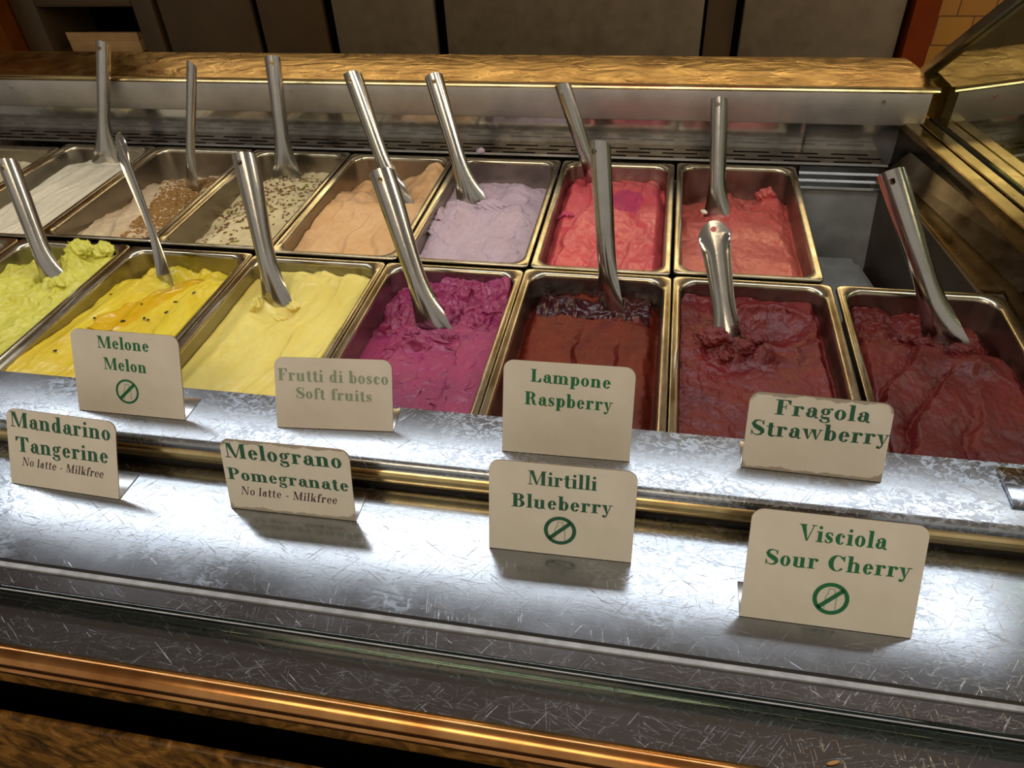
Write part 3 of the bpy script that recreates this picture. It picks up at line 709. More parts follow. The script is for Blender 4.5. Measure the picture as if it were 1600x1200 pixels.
def h_F7(X, Y, s):
    b = sm(0.075, 0.11, Y)
    return -0.016 + steps(X, Y, 26, 24, 0.012, s, 0.04) * (1 - b) * sm(0.05, -0.01, X + 0.25 * Y) + streaks(X, Y, 24, 36, 0.003, s) + b * (0.008 * ridge(X * 30, Y * 34, s, 4) - 0.010) - 0.018 * sm(0.02, 0.06, X) * sm(0.06, 0.12, Y) + 0.010 * fbm(X * 44, Y * 44, s, 4) * sm(-0.085, -0.105, Y) * sm(0.02, -0.02, X) + 0.006 * np.exp(-(((X - 0.028) / 0.02) ** 2 + ((Y - 0.055) / 0.014) ** 2)) * (1 + fbm(X * 60, Y * 60, s, 3)) - 0.010 * sm(0.064, 0.074, np.abs(X))
G('F7', 'dark cherry red gelato with slanting folds at the right end of the front row', h_F7, 'g_cherry', nx=200, ny=300, rough3d=0.5, fine=0.6)

# toppings
def bit(bm, p, r, stretch=1.6, n=0):
    a = random.uniform(0, math.pi); m = Matrix.Translation(p) @ Matrix.Rotation(a, 4, 'Z') @ Matrix.Rotation(random.uniform(-.5, .5), 4, 'X') @ Matrix.Diagonal((r * stretch * random.uniform(.7, 1.3), r * random.uniform(.7, 1.2), r * random.uniform(.4, .8), 1))
    bmesh.ops.create_icosphere(bm, subdivisions=n, radius=1, matrix=m)
def local(key, x, y): 
    L = GO[key].location; return Vector((x - L.x, y - L.y, HZ[key](x, y)))
def scatter(key, name, mat, count, cx, cy, rx, ry, r, shape=None, label=None, sub=0, stretch=1.6):
    bm = bmesh.new(); k = 0
    while k < count:
        x, y = random.gauss(0, .5), random.gauss(0, .5)
        if shape and not shape(x, y): continue
        X, Y = cx + x * rx, cy + y * ry
        L, ix, iy = INFO[key]
        if abs(X - L.x) > ix - 0.003 or abs(Y - L.y) > iy - 0.006: continue
        bit(bm, local(key, X, Y), r * random.uniform(.5, 1.25), stretch, sub); k += 1
    o = obj(name, bm, mat, GO[key], False); o['kind'] = 'stuff'
    if label: o['label'] = label
    return o
scatter('B2', 'crumb_topping', 'crumb', 1900, -0.572, 0.165, 0.075, 0.13, 0.0021, lambda x, y: x > -0.55 - 0.5 * y and abs(x) < 1, 'brown biscuit crumbs')
scatter('B3', 'nut_topping', 'nut', 420, -0.430, 0.185, 0.095, 0.16, 0.0022, None, 'chopped brown nuts')
scatter('B3', 'pistachio_topping', 'nut_green', 90, -0.430, 0.180, 0.10, 0.15, 0.0022, None, 'chopped green pistachios')
def conform(key, name, mat, x0, x1, y0, y1, inside, lift, nx=50, ny=90, parent=None, label=None):
    """a thin layer lying on the gelato, tapering to its rim"""
    bm = bmesh.new(); L = GO[key].location; V = {}
    for i in range(ny):
        for j in range(nx):
            x = x0 + (x1 - x0) * j / (nx - 1); y = y0 + (y1 - y0) * i / (ny - 1)
            w = inside(x, y)
            if w > 0: V[i, j] = bm.verts.new((x - L.x, y - L.y, HZ[key](x, y) + lift * min(1, w * 3) - 0.0006))
    for i in range(ny - 1):
        for j in range(nx - 1):
            q = [V.get((i, j)), V.get((i, j + 1)), V.get((i + 1, j + 1)), V.get((i + 1, j))]
            if all(q): bm.faces.new(q)
    for v in [v for v in bm.verts if not v.link_faces]: bm.verts.remove(v)
    o = obj(name, bm, mat, GO[key], True, None)
    if label: o['label'] = label
    return o
def sauce(x, y):
    # a slanting streak, front left to back right
    t = (y + 0.185) / 0.135; c = -0.452 + 0.050 * t; w = 0.020 + 0.006 * math.sin(t * 7) + 0.010 * float(vnoise(np.array(y * 60), np.array(x * 25), 2))
    return (1 - abs(x - c) / w) * (1 if 0 < t < 1 else 0)
conform('F2', 'passion_fruit_sauce', 'syrup', -0.50, -0.36, -0.19, -0.045, sauce, 0.0022, 70, 90, label='glossy orange sauce')
SEEDS = [(-0.4462, -0.1849), (-0.4254, -0.1970), (-0.4313, -0.1669), (-0.4123, -0.1557), (-0.4063, -0.1576), (-0.3894, -0.1453), (-0.3931, -0.1205), (-0.3777, -0.1036), (-0.4298, -0.1315), (-0.4678, -0.1662), (-0.4850, -0.1116), (-0.4730, -0.2286)]
for x, y in SEEDS:
    bm = bmesh.new(); q = local('F2', x, y); bit(bm, q + Vector((0, 0, 0.0022)), 0.0016, 1.5, 2); obj('seed', bm, 'seed', GO['F2'])
def patch(x, y):
    return 1 - ((x - 0.110) / 0.026) ** 2 - ((y - 0.215) / 0.034) ** 2 + 0.6 * float(vnoise(np.array(x * 90), np.array(y * 90), 5))
conform('B6', 'magenta_patch', 'magenta_patch', 0.075, 0.145, 0.165, 0.265, patch, 0.0022, 40, 50, label='magenta smear')
def smear(x, y): return 1 - ((x - 0.030) / 0.014) ** 2 - ((y - 0.165) / 0.007) ** 2 + 0.5 * float(vnoise(np.array(x * 120), np.array(y * 120), 4))
conform('B6', 'magenta_dollop', 'magenta_patch', 0.010, 0.050, 0.15, 0.18, smear, 0.006, 40, 30, label='magenta lump')
def jam(x, y):
    return 1 - abs((y - (-0.040 + 0.05 * abs(x - 0.09))) / (0.022 + 0.012 * float(vnoise(np.array(x * 50), np.array(3.3), 1)))) - (0 if abs(x - 0.09) < 0.066 else 9)
conform('F5', 'dark_sauce', 'darksyrup', 0.02, 0.16, -0.075, -0.016, jam, 0.003, 90, 50, label='glossy dark berry sauce')

# ------------------------------------------------------------------ spatulas
def spatula(key, top, tip, face, label, wt=0.0138, wn=0.0108, wb=0.024, curl=1.9, bend=0.012, bfrac=0.30, hole=True, flat_top=False):
    """one bent sheet: a channel-shaped handle that flattens into a flared blade.
    face = direction (world) the convex side of the channel turns to"""
    T, B = Vector(top), Vector(tip)
    ax = (T - B); Lh = ax.length; ax.normalize()
    f = Vector(face); f = (f - ax * f.dot(ax)).normalized()
    s = ax.cross(f).normalized()
    root = empty('gelato_spatula', B, 0, label, 'spatula', 'steel gelato spatulas')
    TS = [0.9 * i / 60 for i in range(60)] + [0.9 + 0.1 * i / 24 for i in range(25)]
    N, K = len(TS) - 1, 41
    split = next(i for i, t in enumerate(TS) if t >= bfrac); TH = 0.0012; arc = [0.0] * len(TS)
    rows = []
    sm1 = lambda a_, b_, x_: float(sm(a_, b_, np.float64(x_)))
    for i in range(N + 1):
        t = TS[i]                                   # 0 = blade end, 1 = handle top
        tb = bfrac + 0.16
        q = sm1(0.0, tb, t)
        hw = wb * (1 - q) ** 1.0 + wn * q if t < tb else wn + (wt - wn) * sm1(tb, 0.95, t)
        span = 0.42 + (curl - 0.42) * sm1(0.03, tb + 0.06, t)
        if flat_top:
            e = sm1(0.78, 0.93, t); span += (0.35 - span) * e; hw *= 1 + 0.12 * e
        r = hw / math.sin(min(span, math.pi / 2))
        off = bend * (1 - t / tb) ** 2 if t < tb else 0
        ro, ri = [], []; arc[i] = r * 2 * span / (K - 1)
        for k in range(K):
            a = -span + 2 * span * k / (K - 1)
            h = t * Lh
            if t > 0.9: h -= (0.008 if not flat_top else 0.015) * ((t - 0.9) / 0.1) * (abs(a) / span) ** 2.4
            for lst, rad in ((ro, r), (ri, r - TH)):
                lst.append(ax * h + s * (rad * math.sin(a)) + f * (rad * math.cos(a) - r - off))
        rows.append((ro, ri))
    def piece(name, i0, i1, hole_at=None):
        bm = bmesh.new()
        O = [[bm.verts.new(p) for p in rows[i][0]] for i in range(i0, i1 + 1)]; I = [[bm.verts.new(p) for p in rows[i][1]] for i in range(i0, i1 + 1)]
        hs = set()
        if hole_at is not None:
            for i in range(i0, i1):
                for k in range(K - 1):
                    dh = ((TS[i] + TS[i + 1]) / 2 - hole_at) * Lh; da = (k + 0.5 - (K - 1) / 2) * arc[i]
                    if math.hypot(dh, da) < 0.0031: hs.add((i - i0, k))
        for a in range(i1 - i0):
            for k in range(K - 1):
                if (a, k) in hs: continue
                bm.faces.new((O[a][k], O[a][k + 1], O[a + 1][k + 1], O[a + 1][k])); bm.faces.new((I[a][k], I[a + 1][k], I[a + 1][k + 1], I[a][k + 1]))
            for k in (0, K - 1): bm.faces.new((O[a][k], O[a + 1][k], I[a + 1][k], I[a][k]))
        for a, k in hs:
            for (da, dk, e) in ((-1, 0, ((0, 0), (0, 1))), (1, 0, ((1, 0), (1, 1))), (0, -1, ((0, 0), (1, 0))), (0, 1, ((0, 1), (1, 1)))):
                if (a + da, k + dk) not in hs:
                    (a0, k0), (a1, k1) = [(a + x_, k + y_) for x_, y_ in e]
                    bm.faces.new((O[a0][k0], O[a1][k1], I[a1][k1], I[a0][k0]))
        for e in ([0] if i0 == 0 else []) + ([i1 - i0] if i1 == N else []):
            for k in range(K - 1): bm.faces.new((O[e][k], O[e][k + 1], I[e][k + 1], I[e][k]))
        return obj(name, bm, 'scoop', root, True, 50)
    piece('blade', 0, split); piece('handle', split, N, 0.945 if hole else None)
    return root
V3 = Vector
def sp(key, top, entry, depth, face, label, **kw):
    # top of the handle, and the point where the blade enters the gelato
    T, B = V3(top), V3(entry)
    ax = (T - B).normalized(); B = B - ax * depth
    return spatula(key, T, B, face, label, **kw)
sp('B1', (-0.7427, 0.3542, 0.1557), (-0.7714, 0.2842, -0.0200), 0.022, (0.1, -1, 0.2), 'steel spatula standing in the white gelato', wb=0.026, wt=0.0108, wn=0.0100)
sp('B2', (-0.5380, 0.2645, 0.1527), (-0.5742, 0.2145, -0.0200), 0.022, (-0.45, -1.0, 0.1), 'narrow steel spatula standing in the gelato with brown crumbs', wb=0.017, wt=0.0078, wn=0.0076)
sp('B3', (-0.4317, 0.3151, 0.1469), (-0.4249, 0.2551, -0.0200), 0.022, (0.3, -1, 0.2), 'steel spatula standing in the gelato with chopped nuts', wb=0.024, wt=0.0118)
sp('B4', (-0.2874, 0.2468, 0.1447), (-0.2187, 0.1768, -0.0200), 0.022, (-0.2, -1, 0.2), 'steel spatula leaning in the peach orange gelato', wb=0.024, wt=0.0128)
sp('B5', (-0.1674, 0.2571, 0.1420), (-0.1076, 0.1871, -0.0200), 0.022, (0.2, -1, 0.2), 'steel spatula leaning in the pale lilac gelato', wb=0.024, wt=0.0128)
sp('B6', (0.0029, 0.2988, 0.1154), (0.0578, 0.2688, -0.0200), 0.030, (-0.4, -1, 0.2), 'steel spatula leaning in the coral pink gelato', wb=0.022, wt=0.0115)
b7 = sp('B7', (0.2198, 0.2630, 0.1144), (0.2322, 0.2030, -0.0200), 0.030, (-0.3, -1, 0.2), 'steel spatula standing in the salmon pink gelato', wb=0.020, wt=0.0115)
sp('F1', (-0.6287, -0.0326, 0.1269), (-0.5885, -0.0926, -0.0200), 0.022, (0.2, -1, 0.2), 'steel spatula at the left edge leaning in the lime green yellow gelato', wb=0.022, wt=0.0115)
sp('F2', (-0.4940, 0.0167, 0.1434), (-0.4401, -0.0533, -0.0200), 0.020, (0.45, 0.9, -0.3), 'thin steel spatula leaning in the bright yellow gelato', wb=0.020, wt=0.0120, wn=0.0085, flat_top=True, curl=1.0)
sp('F3', (-0.3181, -0.0236, 0.1408), (-0.2808, -0.1036, -0.0200), 0.022, (0.05, -1, 0.2), 'thick steel spatula standing in the pale lemon yellow gelato', wb=0.022, wt=0.0142, wn=0.0112)
sp('F4', (-0.1445, -0.0502, 0.1388), (-0.0793, -0.1302, -0.0200), 0.022, (0.1, -1, 0.2), 'steel spatula leaning in the magenta gelato', wb=0.023, wt=0.0140, wn=0.0112)
sp('F5', (0.0802, 0.0093, 0.1528), (0.1030, -0.0507, -0.0200), 0.026, (-0.6, -0.9, 0.2), 'steel spatula standing in the red brown raspberry gelato', wb=0.020, wt=0.0115)
sp('F6', (0.2100, -0.0406, 0.0908), (0.2401, -0.1106, -0.0200), 0.026, (0.0, 1, -0.2), 'steel spatula with a flat leaf shaped grip in the crimson gelato', wb=0.018, wt=0.0150, wn=0.0115, flat_top=True, curl=1.1)
sp('F7', (0.3781, 0.0019, 0.1330), (0.4575, -0.0781, -0.0200), 0.022, (-0.3, -1, 0.2), 'steel spatula leaning in the dark cherry red gelato', wb=0.022, wt=0.0135, wn=0.0112)

# gelato pushed up round the blades
def lumps(key, at, items, mat, name='lump'):
    E = V3((at[0], at[1], 0)); L = GO[key].location
    for k, (dx, dy, dz, a_, b_, c_) in enumerate(items):
        x, y = E.x + dx, E.y + dy; z = HZ[key](x, y) + dz
        t = bmesh.new(); bmesh.ops.create_icosphere(t, subdivisions=5, radius=1)
        co = np.array([v.co[:] for v in t.verts])
        n_ = fbm(co[:, 0] * 2.2 + co[:, 2] * 1.7 + k * 5, co[:, 1] * 2.2 - co[:, 2] * 1.3 + k * 3, 9 + k, 5, 0.62)
        co = co * (1 + 0.55 * n_)[:, None] * np.array([a_, b_, c_]) + np.array([x - L.x, y - L.y, z - L.z])
        for v, c3 in zip(t.verts, co): v.co = c3
        obj(name, t, mat, GO[key], True, None)
lumps('F4', (-0.0793, -0.1302), [(-0.004, -0.010, 0.001, 0.024, 0.006, 0.006), (0.020, -0.002, 0.001, 0.009, 0.007, 0.006), (-0.024, 0.004, 0.0, 0.009, 0.006, 0.005)], 'g_magenta')
lumps('F6', (0.2401, -0.1106), [(-0.017, -0.006, 0.004, 0.016, 0.012, 0.010), (0.008, -0.012, 0.002, 0.014, 0.009, 0.007), (0.022, 0.010, 0.001, 0.012, 0.006, 0.005), (-0.006, -0.022, 0.0, 0.008, 0.007, 0.004)], 'g_blue')
lumps('F7', (0.4575, -0.0781), [(-0.022, -0.002, 0.001, 0.008, 0.006, 0.006), (0.010, -0.014, 0.001, 0.014, 0.007, 0.005), (-0.035, 0.012, 0.002, 0.012, 0.008, 0.007)], 'g_cherry')
lumps('F3', (-0.2808, -0.1036), [(-0.019, 0.000, 0.002, 0.006, 0.012, 0.008), (0.004, -0.006, 0.0, 0.018, 0.006, 0.004), (0.024, 0.010, 0.0, 0.010, 0.008, 0.004)], 'g_lemon')
lumps('F1', (-0.5885, -0.0926), [(0.018, -0.004, 0.001, 0.012, 0.008, 0.006), (-0.020, 0.006, 0.001, 0.010, 0.008, 0.006), (0.012, 0.060, 0.002, 0.020, 0.014, 0.012), (0.034, 0.070, 0.002, 0.014, 0.012, 0.010)], 'g_lime')
lumps('F5', (0.1030, -0.0507), [(-0.020, -0.004, 0.000, 0.012, 0.003, 0.003)], 'darksyrup', 'sauce_drop')
lumps('B7', (0.2985, 0.2685), [(0.006, 0.000, 0.004, 0.012, 0.007, 0.010), (-0.014, -0.006, 0.002, 0.009, 0.007, 0.006)], 'g_salmon')
lumps('B5', (-0.1355, 0.1587), [(-0.012, -0.01, 0.002, 0.010, 0.020, 0.008), (0.062, 0.03, 0.002, 0.026, 0.010, 0.008), (-0.004, -0.045, 0.001, 0.014, 0.016, 0.006)], 'g_lilac')

# ------------------------------------------------------------------ lettering: a bold high-contrast serif
def ell(cx, cy, rx, ry, a0=0, a1=360, n=28):
    return [(cx + rx * math.cos(math.radians(a0 + (a1 - a0) * i / n)), cy + ry * math.sin(math.radians(a0 + (a1 - a0) * i / n))) for i in range(n + 1)]
class Pen:
    def __init__(s, W=0.135, h=0.032): s.q = []; s.W = W; s.h = h
    def poly(s, p): s.q.append([p])
    def rect(s, x0, y0, x1, y1): s.poly([(x0, y0), (x1, y0), (x1, y1), (x0, y1)])
    def ring(s, cx, cy, rx, ry, tx, ty, a0=0, a1=360, sx=0.0):
        o = ell(cx, cy, rx, ry, a0, a1); i = ell(cx + sx, cy, rx - tx, ry - ty, a0, a1)
        for k in range(len(o) - 1): s.poly([o[k], o[k + 1], i[k + 1], i[k]])
    def dot(s, cx, cy, r): s.poly(ell(cx, cy, r, r, 0, 345, 16))
    def stroke(s, pts, ws):
        n = len(pts); P = []
        for i in range(n):
            a = pts[max(0, i - 1)]; b = pts[min(n - 1, i + 1)]; d = math.hypot(b[0] - a[0], b[1] - a[1]) or 1
            nx, ny = -(b[1] - a[1]) / d, (b[0] - a[0]) / d; w = ws[i] / 2
            P.append(((pts[i][0] + nx * w, pts[i][1] + ny * w), (pts[i][0] - nx * w, pts[i][1] - ny * w)))
        for i in range(n - 1): s.poly([P[i][0], P[i + 1][0], P[i + 1][1], P[i][1]])
    def stem(s, x, y0, y1, ser0=0.06, ser1=0.06, left1=None):
        s.rect(x, y0, x + s.W, y1)
        if ser0: s.rect(x - ser0, y0, x + s.W + ser0, y0 + s.h)
        if ser1: s.rect(x - ser1, y1 - s.h, x + s.W + (ser1 if left1 is None else 0), y1)
XH, CH, AH, DH = 0.46, 0.70, 0.72, -0.21
def arc_pts(cx, cy, rx, ry, a0, a1, n=14): return ell(cx, cy, rx, ry, a0, a1, n)
def glyph(c, W, h):
    p = Pen(W, h); X = XH
    def bowl(cx, rx=0.17): p.ring(cx, X / 2, rx, X / 2 + 0.01, W * 0.92, h)
    w = 0.0
    if c == 'o': bowl(0.22, 0.20); w = 0.44
    elif c == 'e':
        p.ring(0.22, X / 2, 0.19, X / 2 + 0.01, W * 0.92, h, 0, 330, 0.0); p.rect(0.10, X / 2, 0.40, X / 2 + h); w = 0.43
    elif c == 'c':
        p.ring(0.22, X / 2, 0.19, X / 2 + 0.01, W * 0.95, h, 55, 325, 0.03); p.dot(0.325, X - 0.115, 0.058); w = 0.41
    elif c in 'nmhu':
        if c == 'u':
            p.stem(0.06, 0.10, X, 0, 0.06, 1); p.stem(0.32, 0.0, X, 0, 0.06, 1); p.rect(0.32, 0, 0.32 + W + 0.06, h)
            p.stroke(arc_pts(0.06 + W + 0.10, 0.13, 0.10 + W * 0.7, 0.115, 180, 300), [W * 0.9 - W * 0.055 * i for i in range(15)]); w = 0.56
        else:
            p.stem(0.06, 0, AH if c == 'h' else X, 0.06, 0.06, 1)
            x = 0.06
            for k in range(2 if c == 'm' else 1):
                x2 = x + 0.27
                p.stem(x2, 0, X - 0.12, 0.055, 0)
                p.stroke(arc_pts((x + W + x2 + W) / 2 + 0.0, X - 0.14, (x2 - x) / 2, 0.125, 180, 0), [h + (W - h) * sm(0.35, 1.0, i / 14.0) for i in range(15)]) if False else None
                o = ell((x + W * 0.5 + x2 + W) / 2, X - 0.15, (x2 + W - x - W * 0.5) / 2, 0.16, 0, 180); i_ = ell((x + W * 0.5 + x2) / 2 + W * 0.25, X - 0.15, (x2 - x - W) / 2, 0.16 - h * 1.2, 0, 180)
                for q in range(len(o) - 1): p.poly([o[q], o[q + 1], i_[q + 1], i_[q]])
                x = x2
            w = x + W + 0.07
    elif c == 'i': p.stem(0.06, 0, X, 0.06, 0.06, 1); p.dot(0.06 + W / 2, X + 0.16, 0.072); w = 0.26
    elif c == 'l': p.stem(0.06, 0, AH, 0.06, 0.06, 1); w = 0.26
    elif c == 'r':
        p.stem(0.06, 0, X, 0.07, 0.06, 1); p.stroke(arc_pts(0.30, X - 0.16, 0.12, 0.15, 175, 80), [h * 1.1] * 15); p.dot(0.335, X - 0.07, 0.068); w = 0.41
    elif c == 't':
        p.rect(0.08, 0.10, 0.08 + W, X + 0.14); p.poly([(0.08, X), (0.08 + W, X), (0.08 + W, X + 0.17)]); p.rect(0.0, X - h, 0.30, X)
        p.stroke(arc_pts(0.08 + W / 2 + 0.10, 0.11, 0.10, 0.10, 180, 330), [W - W * 0.058 * i for i in range(15)]); w = 0.33
    elif c in 'dbp':
        if c == 'b': p.rect(0.05, 0.0, 0.05 + W, AH); p.rect(-0.01, AH - h, 0.05 + W, AH); p.ring(0.27, X / 2, 0.19, X / 2 + 0.01, W * 0.92, h, -180, 180); w = 0.48
        if c == 'p': p.stem(0.06, DH, X, 0.06, 0.06, 1); p.ring(0.29, X / 2, 0.19, X / 2 + 0.01, W * 0.92, h); w = 0.50
        if c == 'd': p.rect(0.28, 0, 0.28 + W, AH); p.rect(0.22, AH - h, 0.28 + W, AH); p.rect(0.28, 0, 0.28 + W + 0.06, h); p.ring(0.22, X / 2, 0.19, X / 2 + 0.01, W * 0.92, h); w = 0.50
    elif c == 'a':
        p.rect(0.25, 0.08, 0.25 + W, X - 0.12); o = ell(0.25, X - 0.14, W, 0.15, 0, 150); i_ = ell(0.215, X - 0.14, W * 0.30, 0.15 - h, 0, 150)
        for q in range(len(o) - 1): p.poly([o[q], o[q + 1], i_[q + 1], i_[q]])
        p.dot(0.125, X - 0.115, 0.062)
        p.ring(0.19, 0.145, 0.16, 0.15, W * 0.9, h, 60, 330); p.stroke(arc_pts(0.25 + W + 0.03, 0.07, 0.07, 0.065, 180, 320), [W * 0.8 - W * 0.05 * i for i in range(15)]); w = 0.46
    elif c == 'g':
        p.ring(0.20, X - 0.145, 0.165, 0.155, W * 0.78, h); p.stroke(arc_pts(0.37, X - 0.05, 0.07, 0.06, 170, 60), [h] * 15); p.dot(0.405, X - 0.015, 0.05)
        p.stroke([(0.12, 0.16), (0.075, 0.11), (0.09, 0.055), (0.17, 0.03), (0.28, 0.025), (0.355, 0.0)], [h, W * 0.4, W * 0.55, W * 0.75, W * 0.8, W * 0.8])
        p.ring(0.205, -0.085, 0.19, 0.115, W * 0.62, h, 150, 395); w = 0.45
    elif c == 's':
        pts = [(0.31, X - 0.13), (0.27, X - 0.035), (0.18, X - 0.015), (0.09, X - 0.07), (0.09, X - 0.14), (0.18, X / 2 - 0.0), (0.28, X / 2 - 0.07), (0.295, 0.10), (0.22, 0.025), (0.12, 0.015), (0.05, 0.13)]
        p.stroke(pts, [h * 1.5, h * 1.3, h * 1.3, W * 0.6, W * 0.85, W * 1.05, W * 0.9, W * 0.6, h * 1.3, h * 1.3, h * 1.5]); p.rect(0.29, X - 0.15, 0.31, X); p.rect(0.04, 0.0, 0.06, 0.15); w = 0.36
    elif c in 'yvw':
        def vee(x, dw=0.22, base=0.0):
            p.poly([(x + 0.02, X), (x + 0.02 + W * 1.08, X), (x + dw + 0.035, base), (x + dw - 0.015, base)])
            p.poly([(x + dw - 0.01, base), (x + dw + 0.025, base), (x + dw + 0.17, X), (x + dw + 0.13, X)])
            p.rect(x - 0.02, X - h, x + 0.20, X); 
        if c == 'w': vee(0.0); vee(0.30); p.rect(0.60, X - h, 0.74, X); w = 0.74
        elif c == 'v': vee(0); p.rect(0.28, X - h, 0.46, X); w = 0.46
        else:
            vee(0); p.rect(0.28, X - h, 0.47, X); p.stroke([(0.235, 0.02), (0.19, -0.11), (0.13, -0.165), (0.09, -0.15)], [h * 1.3] * 4); p.dot(0.085, -0.115, 0.062); w = 0.47
    elif c == 'k':
        p.stem(0.06, 0, AH, 0.06, 0.06, 1); p.stroke([(0.06 + W, 0.16), (0.40, X)], [h, h]); p.poly([(0.22, 0.27), (0.30, 0.33), (0.47, 0), (0.30, 0)]); p.rect(0.31, X - h, 0.47, X); p.rect(0.26, 0, 0.52, h); w = 0.52
    elif c == 'f':
        p.stem(0.08, 0, AH - 0.16, 0.06, 0); p.rect(0.0, X - h, 0.32, X)
        o = ell(0.08 + W + 0.06, AH - 0.16, W + 0.06, 0.16, 180, 50); i_ = ell(0.08 + W + 0.075, AH - 0.16, 0.075, 0.16 - h, 180, 50)
        for q in range(len(o) - 1): p.poly([o[q], o[q + 1], i_[q + 1], i_[q]])
        p.dot(0.08 + W + 0.125, AH - 0.085, 0.062); w = 0.33
    elif c == 'M':
        p.rect(0.09, 0, 0.09 + h, CH); p.rect(0.0, 0, 0.23, h); p.rect(0.0, CH - h, 0.22, CH); p.poly([(0.07, CH), (0.07 + W * 1.25, CH), (0.46, 0.06), (0.42, 0.0), (0.39, 0.0)])
        p.poly([(0.40, 0.0), (0.44, 0.0), (0.70, CH), (0.66, CH)]); p.rect(0.64, 0, 0.64 + W * 1.1, CH); p.rect(0.57, 0, 0.86, h); p.rect(0.66, CH - h, 0.86, CH); w = 0.88
    elif c == 'N':
        p.rect(0.09, 0, 0.09 + h, CH); p.rect(0.0, 0, 0.23, h); p.rect(0.0, CH - h, 0.20, CH); p.poly([(0.07, CH), (0.07 + W * 1.3, CH), (0.62, 0.0), (0.54, 0.0)]); p.rect(0.59, 0, 0.59 + h, CH); p.rect(0.50, CH - h, 0.72, CH); w = 0.74
    elif c in 'FL':
        p.rect(0.10, 0, 0.10 + W * 1.15, CH); p.rect(0.02, 0, 0.10 + W * 1.15 + 0.08, h); p.rect(0.02, CH - h, 0.33, CH)
        if c == 'F':
            p.rect(0.1, CH - h, 0.56, CH); p.poly([(0.56, CH), (0.56, CH - 0.22), (0.53, CH - 0.22), (0.42, CH - h)]); p.rect(0.2, 0.36, 0.40, 0.36 + h); p.rect(0.385, 0.26, 0.415, 0.50); w = 0.59
        else:
            p.rect(0.1, 0, 0.57, h); p.poly([(0.57, 0), (0.57, 0.25), (0.54, 0.25), (0.40, h)]); w = 0.60
    elif c == 'T':
        p.rect(0.27, 0, 0.27 + W * 1.15, CH); p.rect(0.18, 0, 0.51, h); p.rect(0.02, CH - h, 0.66, CH)
        p.poly([(0.02, CH), (0.02, CH - 0.22), (0.05, CH - 0.22), (0.18, CH - h)]); p.poly([(0.66, CH), (0.66, CH - 0.22), (0.63, CH - 0.22), (0.50, CH - h)]); w = 0.68
    elif c in 'PRB':
        p.rect(0.10, 0, 0.10 + W * 1.15, CH); p.rect(0.02, 0, 0.34, h); p.rect(0.02, CH - h, 0.35, CH)
        def lobe(y0, y1, xr):
            cy = (y0 + y1) / 2; ry = (y1 - y0) / 2; o = ell(0.33, cy, xr - 0.33, ry, -90, 90); i_ = ell(0.33, cy, xr - 0.33 - W * 1.1, ry - h, -90, 90)
            for q in range(len(o) - 1): p.poly([o[q], o[q + 1], i_[q + 1], i_[q]])
            p.rect(0.2, y0, 0.335, y0 + h); p.rect(0.2, y1 - h, 0.335, y1)
        if c == 'P': lobe(0.31, CH, 0.60); w = 0.62
        if c == 'B': lobe(0.37, CH, 0.56); lobe(0, 0.40, 0.60); w = 0.64
        if c == 'R':
            lobe(0.34, CH, 0.57); o = [(0.32, 0.36), (0.42, 0.33), (0.48, 0.22), (0.50, 0.10), (0.56, 0.02), (0.65, 0.05)]; p.stroke(o, [h, W * 0.6, W, W, W * 0.5, h]); w = 0.68
    elif c == 'C':
        p.ring(0.36, CH / 2, 0.33, CH / 2 + 0.01, W * 1.1, h, 38, 322, 0.03); p.poly([(0.62, CH), (0.645, CH), (0.645, CH - 0.26), (0.615, CH - 0.26), (0.55, CH - 0.12)]); w = 0.69
    elif c == 'S':
        pts = [(0.49, CH - 0.20), (0.44, CH - 0.06), (0.31, CH - 0.012), (0.17, CH - 0.05), (0.11, CH - 0.17), (0.18, CH - 0.28), (0.33, CH / 2 - 0.02), (0.46, CH / 2 - 0.11), (0.48, 0.16), (0.41, 0.05), (0.27, 0.012), (0.13, 0.07), (0.07, 0.22)]
        p.stroke(pts, [h, h, h * 1.2, W * 0.6, W, W * 1.2, W * 1.35, W * 1.2, W, W * 0.55, h * 1.2, h, h]); p.rect(0.475, CH - 0.22, 0.505, CH); p.rect(0.055, 0, 0.085, 0.24); w = 0.56
    elif c == 'V':
        p.poly([(0.05, CH), (0.05 + W * 1.3, CH), (0.37, 0.0), (0.31, 0.0)]); p.poly([(0.33, 0), (0.37, 0), (0.60, CH), (0.56, CH)]); p.rect(0.0, CH - h, 0.30, CH); p.rect(0.48, CH - h, 0.68, CH); w = 0.66
    elif c == '-': p.rect(0.05, 0.20, 0.27, 0.26); w = 0.32
    elif c == ' ': w = 0.26
    return p.q, w
def text_bm(bm, s, x0, y0, x1, y1, cap, z, W=0.155, h=0.040, italic=0.0, gap=0.045, zk=[0]):
    adv = []; pos = 0
    for ch_ in s:
        q, w = glyph(ch_, W, h); adv.append((pos, q)); pos += w + gap
    pos -= gap; k = cap / CH; kx = (x1 - x0) / pos
    for px, q in adv:
        for (poly,) in q:
            zk[0] = (zk[0] + 1) % 60
            vs = []
            for (a, b) in poly:
                gx = px + a + italic * b; X = x0 + gx * kx
                vs.append(bm.verts.new((X, y0 + (y1 - y0) * (gx / pos) + b * k, z + zk[0] * 1.2e-6)))
            try: bm.faces.new(vs)
            except ValueError: pass

